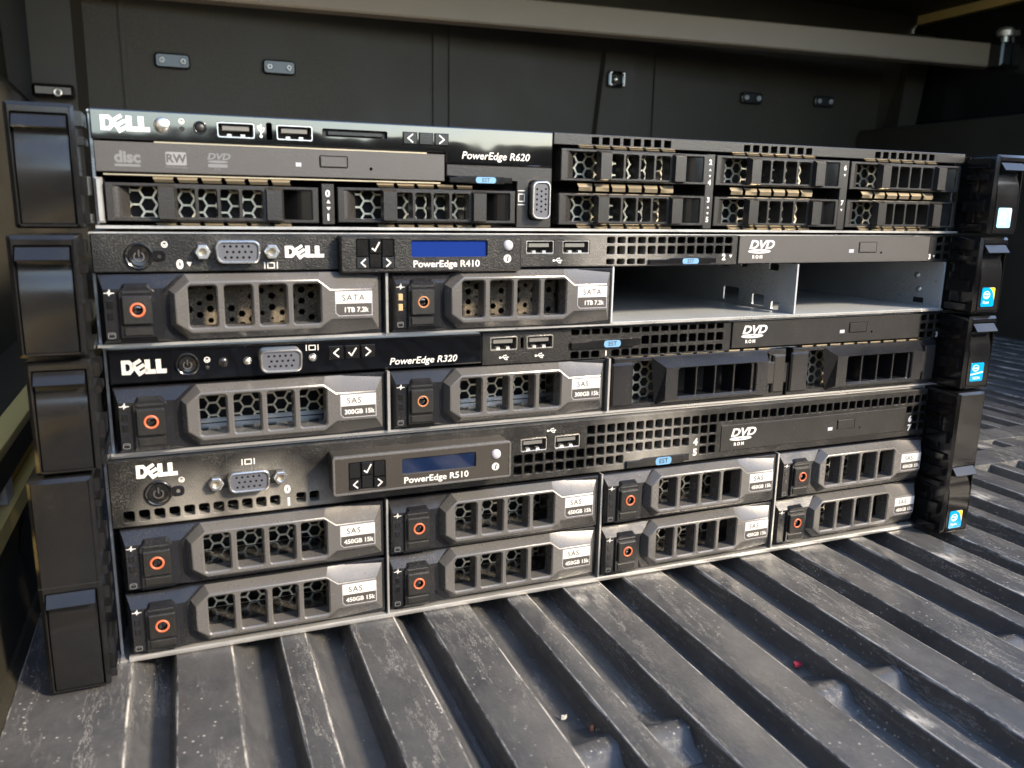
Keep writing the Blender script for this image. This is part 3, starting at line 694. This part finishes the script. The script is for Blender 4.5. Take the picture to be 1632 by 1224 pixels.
# left side: moulded wheel-housing side, with the gold body showing through its slot
def side(pts, name, m, y0=YB, y1=YF, parent=None):
    b = MB(); b.wall([(x, y0, z) for x, z in pts], [(x, y1, z) for x, z in pts], closed=False); return bo(name, b, m, parent, 40)
lw = side([(-248, -13.5), (-253, -4), (-257, 0), (-258.5, 2.5), (-260, 3), (-261, 20), (-262.5, 49), (-264, 51.5), (-268, 52)], 'left_side_liner', 'liner_wall')
side([(-268, 52), (-270, 52.3), (-270, 62), (-268, 62)], 'body_slot', 'paint')
side([(-268, 62), (-264, 62.3), (-262.5, 64), (-262.5, 79), (-264.5, 82), (-300, 84), (-345, 300), (-372, 330), (-376, 505)], 'left_upper_liner', 'liner_wall')
side([(-262.3, 43.0), (-260.6, 45.5), (-261.4, 52.5), (-267, 53.0)], 'slot_edge', 'paint')
side([(-262.4, 76), (-261.4, 79), (-261.8, 81.2), (-265, 83.2), (-270, 84)], 'lit_upper_edge', 'paint')  # ridge edge coloured gold, the warm light along it put into colour
ob('slot_clip', MB().box(-269, -263.5, 55, 70, 53, 62, .6).mesh('clip', 'grey'), bed, (-370, 0, 13))
ob('drain_hole', MB().add([(-260.2+.3*math.cos(a), 70+16*math.cos(a), 33+8*math.sin(a)) for a in [2*math.pi*k/14 for k in range(14)]], [tuple(range(14))]).mesh('h', 'black'), bed, (-370, 0, 13))
# right side
side([(988, -13.5), (996, -6), (1000, 4), (1004, 320), (1010, 334), (1030, 338)], 'right_side_liner', 'liner_wall')
side([(1030, 338), (1090, 341), (1118, 352), (1124, 385), (1116, 522), (1124, 530), (1150, 530.5)], 'right_upper_liner', 'smooth')
# unseen shut gate added behind the viewer to darken the low horizon
bo('horizon_blocker', MB().box(-376, 1118, -960, -912, -14, 281), 'liner_wall')
# bulkhead
bk = bo('bulkhead', MB().box(-400, 1160, 897, 905, -14, 546), 'liner_wall')
for xa, xb, ya, za, zb, tw in ((-345, -281, 840, 80, 500, 4), (1050, 1118, 840, 300, 500, 30)):
    b = MB(); b.loft([[(xa, 897, za), (xa+8-tw*.6, ya, za), (xb-8-tw, ya, za), (xb-tw, 897, za)], [(xa, 897, zb), (xa+8, ya, zb), (xb-8, ya, zb), (xb, 897, zb)]], cap1=True)
    bo('corner_pillar', b, 'liner_wall')
b = MB(); b.loft([[(448, 897, 300), (452, 888, 300), (512, 888, 300), (516, 897, 300)], [(466, 897, 470), (470, 888, 470), (526, 888, 470), (530, 897, 470)]], cap0=True); bo('centre_strap', b, 'liner_wall')
for xa, xb in ((180, 190), (205, 215), (560, 566), (-240, -234)):
    bo('wall_crease', MB().box(xa, xb, 893.5, 897.5, 60, 470), 'liner_wall')
def tie_plate(x, z, tilt=0):
    b = MB(); pts = rect(-22, 22, -9.5, 9.5, 5, 3); b.plate(pts, [], -7, 0, 2)
    p = ob('tie_down_plate', b.mesh('plate', 'smooth', 40), bed, (x-370, 897, z+13)); p.rotation_euler = (0, R(tilt), 0)
    for dx in (-13, 13):
        ob('bolt', MB().plate(circ(dx, 0, 4.2, 10), [circ(dx, 0, 1.8, 6)], -9.5, -6, 1, hb=.2).mesh('bolt', 'zinc'), p)
for x, z in ((-179, 366), (-42, 368), (757, 377), (917, 381)): tie_plate(x, z)
p = ob('cargo_light', MB().plate(rect(-15, 15, -12, 12, 3), [rect(-10, 10, -8, 8, 2)], -9, 0, 2, holes_back=-1).mesh('h', 'piano'), bed, (483-370, 888, 388+13))
ob('lamp_lens', dome(0, 0, 5.5, -1, 6).mesh('l', 'chrome', 60), p)
for x, y, z, s_ in ((-314, 838, 312, 1), (1062, 836, 312, 1)):
    b = MB(); b.plate(rect(-24*s_, 22*s_, -8, 8, 4), [], -16, 0, 4); p = ob('cargo_hook', b.mesh('hook', 'piano', 50), bed, (x-370, y, z+13))
    ob('hook_eye', torus(4, -2, 2.5, 5, -16, 2).mesh('eye', 'chrome', 60), p)
# cover bow across the front of the bed, slightly askew
P1, P2 = Vector((-340, 872, 454)), Vector((1112, 727, 448))
dirv = (P2-P1).normalized(); up = Vector((0, 0, 1)); nv = up.cross(dirv).normalized(); upv = dirv.cross(nv).normalized()
prof = [(-12, -18.5), (-14, -16), (-14.6, 13), (-13, 17), (-9, 19), (12, 19), (14, 17), (14, -16), (12, -18.5), (-8, -19.5)]
b = MB(); b.loft([[tuple(P+nv*-a+upv*c) for a, c in prof] for P in (P1, P2)], True, True); bo('cover_bow', b, 'rail', smooth=30)
b = MB(); b.box(1098, 1122, 690, 716, 428, 466, 3); cl = bo('cover_clamp', b, 'smooth')
ob('clamp_screw', MB().loft([[(1112+r_*math.cos(t), 700+r_*math.sin(t), z_) for t in [2*math.pi*k/14 for k in range(14)]] for r_, z_ in ((6, 462), (6, 476), (13, 476), (14, 484), (10, 489), (.1, 490))][::-1]).mesh('screw', 'steel', 40), cl)
# outer body: sides and cab, gold paint
b = MB(); b.box(-470, -380, YB, 960, -480, 508); b.box(1126+24, 1236, YB, 960, -480, 511); bo('bed_side', b, 'paint')
bo('body_flange', MB().box(1124, 1152, YB, 960, 531, 546), 'paint')
bo('bed_cover', MB().box(-430, 1200, 330, 980, 547, 560), 'liner_wall')
b = MB(); b.loft([[(-740, 985, -480), (1480, 985, -480), (1480, 2600, -480), (-740, 2600, -480)], [(-740, 985, 720), (1480, 985, 720), (1480, 2600, 720), (-740, 2600, 720)], [(-340, 1060, 1080), (1100, 1060, 1080), (1100, 2400, 1080), (-340, 2400, 1080)]], cap1=True); bo('cab', b, 'paint')

# ================================================================== servers
# ---- the tall one at the bottom
s3 = server_root('rack_server', 'tallest server at the bottom of the stack with eight grey drive handles', 3, 0)
ch = chassis(s3, 86.3)
ob('steel_lip', MB().loft([[(-213.5, y, z) for y, z in ((-2.4, .2), (-2.8, 1.2), (-2.4, 2.3), (-1, 2.8), (3, 2.8), (3, .1), (-1, -.1))], [(214.5, y, z) for y, z in ((-2.4, .2), (-2.8, 1.2), (-2.4, 2.3), (-1, 2.8), (3, 2.8), (3, .1), (-1, -.1))]][::-1], True, True).mesh('lip', 'steel', 50), s3)
g0 = -6.4
rows = [(77.4, 81.8, 0, 40), (72.0, 76.4, 0, 13), (66.4, 70.7, -7, 10), (66.4, 70.7, 12, 13), (61.0, 65.2, -7, 3), (61.0, 65.2, 12, 13), (71.6, 75.6, 38, 40), (66.2, 70.2, 39, 40), (61.0, 65.0, 39, 40)]
holes = hole_grid(0, rows, g0)+[rect(-211.3+5.6*k, -211.3+5.6*k+4.1, 59.7, 64.3, .9, 2) for k in range(11)]+[rect(-144.5+5.6*k, -144.5+5.6*k+4.1, 59.7, 64.4, .9, 2) for k in range(2)]
holes += [rect(-41.2, -27.6, 71.8, 78.4), rect(-23.7, -10.1, 71.8, 78.4)]
b = MB().plate(rect(-215.5, 216.5, 57.6, 85.2), holes, -.8, 4.5, .5, hb=.25)
ob('front_panel', b.mesh('panel', 'panel_dusty', 30), s3)
optical(s3, 71.8, 200.4, 61.3, 75.3, 'odd2')
usb_port(s3, -41.2, 71.9, 13.6, 6.4); usb_port(s3, -23.7, 71.9, 13.6, 6.4); ico_usb(s3, -25.5, 81.4, -.85)
est_tag(s3, 15.5, 53, 58.0, 62.6, 32.2, 41.5)
logo(s3, -205.3, 77.6, 5.4, 15.2, -.85); power_button(s3, -197.8, 70.9, 5.2, -.8); ico_health(s3, -189.0, 75.4, -.85)
vga_port(s3, -163.4, 72.9, -.8); ico_monitor(s3, -163.2, 80.3, -.85)
text('0', 3.3, s3, -149.2, 65.0, -.85, bold=.07); text('1', 3.3, s3, -148.8, 59.4, -.85, bold=.07)
text('4', 3.4, s3, 55.2, 66.4, -.85, bold=.07); text('5', 3.4, s3, 55.2, 60.9, -.85, bold=.07)
text('6', 3.4, s3, 203.2, 66.4, -.85, bold=.07); text('7', 3.4, s3, 203.2, 61.2, -.85, bold=.07)
lcd_unit(s3, -130.6, 65.2, 12.4, 'PowerEdge R510', face='lcdface', frame='handle', h=16.4, scr='lcd_off')
for c in range(4):
    for rz in (30.4, 3.3): drive35(s3, -213.0+c*107.6, rz, 'SAS', '450GB 15k')
for c in range(3): ob('bay_divider', MB().box(-106.3+c*107.6, -105.4+c*107.6, -3.0, 20, 2.8, 57.2).mesh('div', 'steel'), s3)
# ---- third from the top
Z2 = 87.2; s2 = server_root('rack_server', 'server third from the top with glossy black left bezel and two blank carriers', 2, Z2)
chassis(s2, 42.4)
o_ = lambda z: z-Z2
rows = [(126.2, 129.0, 0, 15), (120.2, 124.3, 7, 15), (115.0, 118.3, 0, 2), (115.0, 118.3, 4, 15)]
holes = hole_grid(0, [(o_(a), o_(b_), c, d) for a, b_, c, d in rows], -19.1)+[rect(-59.7, -46.5, o_(120.9), o_(127.0)), rect(-41.8, -28.4, o_(120.9), o_(127.0)), rect(-44.8, -43.6, o_(121.4), o_(126.2), .3)]
ob('front_panel', MB().plate(rect(-63.7, 71.8, o_(114.3), o_(129.4)), holes, -.6, 4.5, .3, hb=.25).mesh('panel', 'panel', 30), s2)
holes = [rect(203+6.0*c, 207.4+6.0*c, o_(z), o_(z)+3.3, .5, 2) for c in range(3) for z in (115.4, 120.2, 125.2) if not (c == 2 and z < 116)]
ob('front_panel', MB().plate(rect(201.8, 216.9+4, o_(114.3), o_(129.4)), holes, -.6, 4.5, .3, hb=.2).mesh('panel', 'panel'), s2); text('3', 2.6, s2, 215.4, o_(115.6), -.66, bold=.07)
optical(s2, 72.2, 201.4, o_(115.6), o_(129.2), 'odd2')
ob('glossy_bezel', MB().plate(rect(-215.3, -64.1, o_(115.6), o_(129.0), .4, 1), [], -1.5, 3, .6, back=True).mesh('bezel', 'piano'), s2)
logo(s2, -210.7, o_(119.3), 5.6, 16, -1.52, 'logo', .35); power_button(s2, -187.2, o_(122.2), 4.4, -1.5, tab=False); ico_health(s2, -179.9, o_(123.6), -1.56)
ob('indicator_light', dome(-180, o_(120.5), .9, -1.7, .4).mesh('i', 'black', 60), s2); ob('identify_button', dome(-174.1, o_(122.3), 2.1, -1.6, 1.0).mesh('i', 'smooth', 60), s2)
vga_port(s2, -151.8, o_(122.2), -1.2, hexes=0, w_=16.6, h=9.2)
for x in (-164.7, -138.8): ob('jack_screw', dome(x, o_(122.3), 1.7, -1.4, 1.6).mesh('j', 'chrome', 60), s2)
ico_monitor(s2, -138.9, o_(126.5), -1.56, 4.8, 2.2)
for k, sym in enumerate(('<', 'v', '>')):
    x = -132.2+6.75*k; p = ob('key', MB().box(x, x+6.0, -2.3, 0, o_(121.0), o_(126.6), .4).mesh('k', 'smooth'), s2)
    pts = {'<': [(4, 4.6), (2, 2.9), (4, 1.2)], 'v': [(1.5, 2.8), (2.6, 1.5), (4.6, 4.5)], '>': [(2, 4.6), (4, 2.9), (2, 1.2)]}[sym]
    ob('key_symbol', flats(stroke([(x+a, o_(121.0)+c) for a, c in pts], .55), -2.34, 'white'), p)
text('PowerEdge R320', 2.9, s2, -106.6, o_(117.4), -1.56, shear=.22, bold=.014, wide=1.06)
usb_port(s2, -59.8, o_(120.8), 13.4, 6.3); usb_port(s2, -41.9, o_(120.8), 13.6, 6.3); ico_usb(s2, -53.0, o_(117.6), -.65); ico_usb(s2, -35.3, o_(117.6), -.65)
est_tag(s2, -19.6, 18.4, o_(119.6), o_(123.6), -2.4, 6.6); text('1', 2.3, s2, -1.2, o_(115.8), -.66, bold=.07)
drive35(s2, -214.4, .9, 'SAS', '300GB 15k', worn=False, flange=True); drive35(s2, -106.2, .9, 'SAS', '300GB 15k', worn=True, flange=True)
ob('bay_divider', MB().box(-108.0, -106.8, -3.4, 20, 1.2, 27.6).mesh('div', 'steel'), s2); ob('bay_divider', MB().box(.0, 1.0, -3.4, 20, 1.2, 27.4).mesh('div', 'steel'), s2)
blank(s2, 1.6, 1.2); blank(s2, 109.6, 1.2)
for k in range(22):
    x = 4+k*9.6
    if k not in (10, 11): ob('spring_finger', MB().box(x, x+7.2, -.2, 8, 26.9, 27.5).mesh('fin', 'gold'), s2)
ob('bay_frame', MB().box(-63, 216, 3, 10, 26.6, 26.9).mesh('bf', 'steel'), s2)
# ---- second from the top
Z1 = 130.8; s1 = server_root('rack_server', 'server second from the top with two drives and two empty steel bays', 1, Z1)
chassis(s1, 42.4, inner=None)
o_ = lambda z: z-Z1
rows = [(169.0, 171.9, 0, 12), (163.9, 167.7, 0, 12), (159.2, 161.8, 0, 3)]
holes = hole_grid(0, [(o_(a), o_(b_), c, d) for a, b_, c, d in rows], -2.8, pitch=5.52)+[rect(-43.4, -30.0, o_(164.5), o_(170.2)), rect(-25.4, -12.0, o_(164.5), o_(170.2))]
ob('front_panel', MB().plate(rect(-216.5, 71.2, o_(158.4), o_(172.8)), holes, -.8, 4.5, .5, hb=.3).mesh('panel', 'panel_dusty', 30), s1)
holes = [rect(207.4+6.2*c, 211.8+6.2*c, o_(z), o_(z)+3.0, .5, 2) for c in range(2) for z in (160.0, 164.6, 169.2)]
ob('front_panel', MB().plate(rect(201.6, 220.6, o_(158.4), o_(172.8)), holes, -.6, 4.5, .3, hb=.2).mesh('panel', 'panel'), s1)
text('3', 2.6, s1, 201.9, o_(160.2), -.66, bold=.07); tri(s1, 206.1, o_(161.6), -.66, .8)
optical(s1, 71.7, 201.2, o_(159.0), o_(172.6), 'odd', ej=(150, 162))
ob('panel_backing', MB().box(-215.8, 215.8, 26, 30, 28.4, 41.2).mesh('pb', 'black'), s1)
ob('drive_backing', MB().box(-215.8, 0, 26, 30, 1.3, 28.4).mesh('pb', 'black'), s1)
ob('bay_ceiling', MB().box(-215.9, 215.9, 4.6, 560, 27.6, 28.4).mesh('ceil', 'inner'), s1)  # steel ceiling coloured near black, the shade inside the bays put into colour
usb_port(s1, -43.6, o_(164.3), 13.8, 6.1); usb_port(s1, -25.6, o_(164.3), 13.8, 6.1); ico_usb(s1, -28.0, o_(161.4), -.85)
est_tag(s1, 19.8, 58.6, o_(158.9), o_(162.2), 38.2, 47.5); text('2', 2.9, s1, 62, o_(160.9), -.85, bold=.07); tri(s1, 67.2, o_(162.6), -.85, .95)
power_button(s1, -200.6, o_(164.6), 5.0, -.8); ico_health(s1, -191.6, o_(168.8), -.85)
text('0', 3.2, s1, -187.8, o_(159.8), -.85, bold=.07); tri(s1, -183.3, o_(161.4), -.85, 1.0)
vga_port(s1, -165.7, o_(166.1), -.8); ico_monitor(s1, -153.3, o_(160.6), -.85); logo(s1, -147.8, o_(163.6), 4.6, 15.4, -.85)
lcd_unit(s1, -127.0, o_(157.4), 6.2, 'PowerEdge R410', wd=79, h=15.2, face='panel')
drive35(s1, -215.0, .9, 'SATA', '1TB 7.2k', dirty=True); drive35(s1, -106.0, .9, 'SATA', '1TB 7.2k', dirty=True, leds=True, worn=True)
ob('bay_divider', MB().box(-108.0, -107.0, -3.4, 20, 1.2, 27.2).mesh('div', 'steel'), s1)
ob('bay_divider', MB().box(.4, 1.2, -1.5, 560, 1.2, 27.5).mesh('div', 'zinc'), s1)
def sheet_x(x0, x1, holes, parent, name, m):    # a wall in the depth direction with cut-outs, holes as (y0,y1,z0,z1)
    b = MB().plate(rect(0, 560, 1.2, 27.5), [rect(*h, .8, 2) for h in holes], x0, x1, 0)
    b.v = [(y, x-1.4, z) for x, y, z in b.v]; b.f = [q[::-1] for q in b.f]
    b2 = [(x, y, z) for x, y, z in b.v]; b.plate
    return ob(name, b.mesh(name, m), parent)
sheet_x(109.4, 110.4, [(24, 34, 3, 9), (46, 60, 3, 11), (12, 18, 2.2, 6.5), (14, 22, 23, 26.6), (40, 46, 23, 26.6), (56, 66, 22, 26.6)], s1, 'bay_divider', 'zinc')
bf = ob('bay_floor', MB().box(1.2, 215.9, -1.4, 560, 1.15, 1.5).mesh('fl', 'zinc'), s1)
rw = ob('bay_side', MB().box(214.6, 215.9, -1.2, 560, 1.5, 27.5).mesh('sw', 'zinc'), s1)
for y, z in ((16, 19), (14, 11)):
    d = dome(0, 0, 1.8, 0, 1.2); d.v = [(214.6+yy, y+x, z+zz) for x, yy, zz in d.v]; ob('rivet', d.mesh('rv', 'steel', 60), rw)
ob('slot_cutout', MB().box(214.4, 214.7, 10, 17, 3.2, 6.2).mesh('sl', 'black'), rw)
ob('bay_back', MB().box(.5, 215.5, 540, 545, 1.5, 27.5).mesh('bb', 'black'), s1)
# ---- the top one
Z0 = 174.4; s0 = server_root('rack_server', 'topmost server with mirror-gloss bezel and eight small drives in narrow bays', 0, Z0)
chassis(s0, 42.6)
o_ = lambda z: z-Z0
bz = [(-216, o_(206.6)), (-81.8, o_(206.6)), (-81.8, o_(202.3)), (-32.6, o_(202.3)), (-32.4, o_(217.2)), (-216, o_(217.2))]
ob('glossy_bezel', MB().plate(bz, [rect(-172.4, -159.0, o_(208.9), o_(214.5), .3), rect(-150.5, -137.0, o_(208.9), o_(214.5), .3), rect(-154.4, -152.4, o_(208.7), o_(215.0), .6), rect(-132.9, -106.9, o_(211.1), o_(213.9), .5)], -1.2, 3, .5, hb=.15).mesh('bezel', 'piano'), s0)
logo(s0, -212.5, o_(209.6), 5.4, 16.6, -1.25, 'logo', .3)
ob('power_button', dome(-191.8, o_(212.2), 3.0, -1.0, 1.6, 24, 6).mesh('pb', 'chrome', 60), s0); ob('indicator_hole', MB().flat(circ(-185, o_(211.2), 1.0, 14), -1.24).mesh('i', 'black'), s0); ico_health(s0, -185, o_(214), -1.25, 1.05)
p = ob('identify_button', torus(-178.6, o_(212), 1.7, 2.5, -1.2, .5).mesh('ib', 'smooth', 60), s0); ob('button_cap', dome(-178.6, o_(212), 1.75, -1.2, .7).mesh('c', 'button', 60), p)
usb_port(s0, -172.6, o_(208.8), 13.8, 5.8, -.7); usb_port(s0, -150.7, o_(208.8), 13.9, 5.8, -.7); ico_usb(s0, -156.5, o_(212), -1.25, 5.0, True)
ob('card_slot', MB().box(-132.6, -107.2, .2, 3, o_(211.2), o_(213.6)).mesh('sd', 'black'), s0); ob('card_blank', MB().box(-131, -108.6, -.8, 1, o_(211.5), o_(213.3), .3).mesh('sd', 'smooth'), s0)
for k, x in enumerate((-100.4, -93.6, -86.9)):
    p = ob('key', MB().box(x, x+6.2, -1.9, 0, o_(209.3), o_(214.3), .4).mesh('k', 'smooth'), s0)
    if k != 1:
        sgn = 1 if k == 0 else -1
        ob('key_symbol', flats(stroke([(x+3.1+sgn, o_(213.4)), (x+3.1-sgn, o_(211.8)), (x+3.1+sgn, o_(210.2))], .5), -1.95, 'white'), p)
text('PowerEdge R620', 3.0, s0, -75.0, o_(204.5), -1.26, shear=.2, bold=.014, wide=1.05)
ob('side_panel', MB().plate([(-81.4, o_(202.0)), (-81.4, o_(197.2)), (-49.2, o_(195.6)), (-49.2, o_(175.8)), (-32.5, o_(175.8)), (-32.5, o_(202.0))], [rect(-43.6, -33.9, o_(179.4), o_(196.2), 2)], -.8, 4, .3).mesh('sp', 'rfgrey'), s0)
vga_port(s0, -38.8, o_(187.8), -.4, vert=True, hexes=0, w_=16.4, h=8.8); ob('port_well', MB().flat(rect(-44, -33.5, o_(179), o_(196.5)), 2.5).mesh('w', 'black'), s0)
ico_monitor(s0, -46.9, o_(188.8), -.85, 6.0, 3.2, True)
est_tag(s0, -80.5, -51.5, o_(194.2), o_(197.4), -68.7, -59.5)
od = optical(s0, -215.4, -82.4, o_(195.0), o_(205.9), 'odd', logo_rom=False, ej=(-134.2, -123.6), hole=-113.8, ledx=-143.9, ledw=2.2)
zl = o_(197.0)
text('disc', 4.0, od, -208.9, zl+1.6, -1.26, 'faint', bold=.06, wide=1.0); ob('disc_mark', flats([rect(-208.9, -200.2, zl, zl+.9)], -1.26, 'faint'), od)
ob('rw_mark', MB().flat(rect(-191.4, -184.1, zl+1.0, zl+5.8, .5), -1.25).mesh('rw', mat('pale_print', (.17, .175, .18), .5)), od); text('RW', 3.0, od, -187.8, zl+2.0, -1.28, 'odd', align='CENTER', bold=.04); text('DVD+ReWritable', .75, od, -187.8, zl-.1, -1.26, 'faint', align='CENTER')
text('DVD', 2.3, od, -176.8, zl+3.6, -1.26, 'faint', shear=.25, bold=.04, wide=1.2); ob('disc_mark', flats([circ(-172.9, zl+2.75, 3.7, 20, .5), rect(-176.5, -169.5, zl+.6, zl+1.9)], -1.26, 'faint'), od); text('R DL', .8, od, -173, zl-.4, -1.26, 'faint', align='CENTER')
drive25(s0, -212.8, o_(177.2)); drive25(s0, -127.6, o_(177.4))
for x, a, c, d in ((-131.6, '0', '1', 1), (50.0, '2', '4', 1)): pass
def num_col(x, top, up, dn, bot):
    text(top, 2.5, s0, x-1.0, up, -.9, bold=.06); text(bot, 2.5, s0, x-1.0, dn, -.9, bold=.06)
ob('number_strip', MB().box(-134.0, -129.0, -.8, 8, o_(176.6), o_(192.6), .2).mesh('ns', 'rfgrey'), s0); num_col(-131.5, '0', o_(187.6), o_(178.2), '1'); tri(s0, -131.4, o_(185.6), -.85, .8, True); tri(s0, -131.4, o_(182.8), -.85, .8)
for x, nn in ((48.9, ('2', '4', '3', '5')), (131.4, ('6', None, '7', None))):
    ob('number_strip', MB().box(x-.4, x+4.4, -.9, 8, o_(176), o_(211.0), .2).mesh('ns', 'rfgrey'), s0)
    for zz, (t1, t2) in ((o_(206.2), nn[:2]), (o_(188.6), nn[2:])):
        text(t1, 2.3, s0, x+1.0, zz, -.96, bold=.06)
        if t2: text(t2, 2.3, s0, x+1.0, zz-9.4, -.96, bold=.06); tri(s0, x+1.9, zz-2.4, -.95, .65, True); tri(s0, x+1.9, zz-5.4, -.95, .65)
        else: tri(s0, x+1.9, zz-2.6, -.95, .7)
for c in range(3):
    for zz in (196.7, 177.3): drive25(s0, -28.6+82.7*c, o_(zz))
def fingers(x0, n, z0, z1, wd=8.6, y=-.3):
    for k in range(n):
        b = MB(); xa, xb = x0+k*wd+.5, x0+(k+1)*wd-.5; zm = (z0+z1)/2
        b.add([(xa+.8, y, z0), (xb, y, z0), (xb-.6, y-1.0, zm), (xa+.3, y-1.0, zm), (xb, y+.4, z1), (xa, y+.4, z1)], [(0, 1, 2, 3), (3, 2, 4, 5)])
        ob('spring_finger', b.mesh('fin', 'gold'), s0)
for c in range(3): fingers(-20+82.7*c, 6, o_(192.4), o_(195.8)); fingers(-20+82.7*c, 6, o_(175.6), o_(177.0)); fingers(-20+82.7*c, 6, o_(210.8), o_(212.0))
fingers(-197, 6, o_(191.6), o_(193.8)); fingers(-112, 5, o_(191.8), o_(193.6)); fingers(-197, 6, o_(175.6), o_(176.9)); fingers(-112, 6, o_(175.6), o_(176.9))
for z, xs in ((o_(206.2), (-195, -90)), (o_(194.2), (-213, -84))): ob('steel_shelf', MB().box(xs[0], xs[1], -.6, 20, z-.35, z+.2).mesh('sh', 'gold'), s0)
ob('side_bracket', MB().box(-216.4, -213.6, -.6, 10, o_(176.4), o_(193.0), .8).mesh('sb', 'steel'), s0)
combs = []
for xa in (-13.2, 69.5, 152.4): combs += [rect(xa+5.4*k, xa+5.4*k+3.6, o_(213.0), o_(216.2), .3, 1) for k in range(8)]
ob('vent_strip', MB().plate(rect(-32.0, 216.6, o_(212.2), o_(217.3)), combs, -.8, 4.5, .3, hb=.15).mesh('vs', 'rfgrey'), s0)

for s_, z, h, big in ((s0, .4, 41.6, False), (s1, .4, 41.6, False), (s2, .4, 41.6, False), (s3, 1.6, 84.6, True)):
    for sd_ in (-1, 1): ear(s_, sd_, z, h, big)
badge(s0, .4, 'pale', 8.6); badge(s1, .4, 'corner', 9.0); badge(s2, .4, 'band', 10.0); badge(s3, 1.6, 'corner', 8.5)
flush_texts()

# ================================================================== crumbs on the liner
def crumb(name, label, cat, x, y, z, col, pts):
    b = MB(); n = len(pts); b.loft([[(a, c, 1.1+.3*((i*7) % 3)) for i, (a, c) in enumerate(pts)], [(a*1.1, c*1.1, 0) for a, c in pts]], cap0=True)
    o = ob(name, b.mesh(name, mat(name, col, .7)), None, (x, y, z)); o['label'] = label; o['category'] = cat
ZC = ZV+.2
crumb('petal_scrap', 'tiny dark red petal scrap lying in a floor groove', 'petal', 51, -91, ZC+1, (.22, .01, .03), [(-2, -.6), (-.4, -1.5), (1.8, -.7), (2.1, .8), (.2, 1.3), (-1.7, .9)])
crumb('orange_crumb', 'tiny orange crumb near the raised saddle in a floor groove', 'crumb', -53, -98, ZC, (.45, .16, .07), [(-.8, -.5), (.4, -.9), (.9, .3), (-.2, .8)])
crumb('white_crumb', 'small white crumb lying in a groove left of the orange one', 'crumb', -60, -88, ZC, (.38, .37, .34), [(-1.1, -.4), (0, -.8), (1.2, -.2), (.6, .6), (-.7, .5)])

# ================================================================== the ground the truck stands on
g = bpy.data.objects.new('ground', MB().add([(-2e6, -2e6, -800), (2e6, -2e6, -800), (2e6, 2e6, -800), (-2e6, 2e6, -800)], [(0, 1, 2, 3)]).mesh('ground', 'gravel')); COL.objects.link(g); g['kind'] = 'structure'
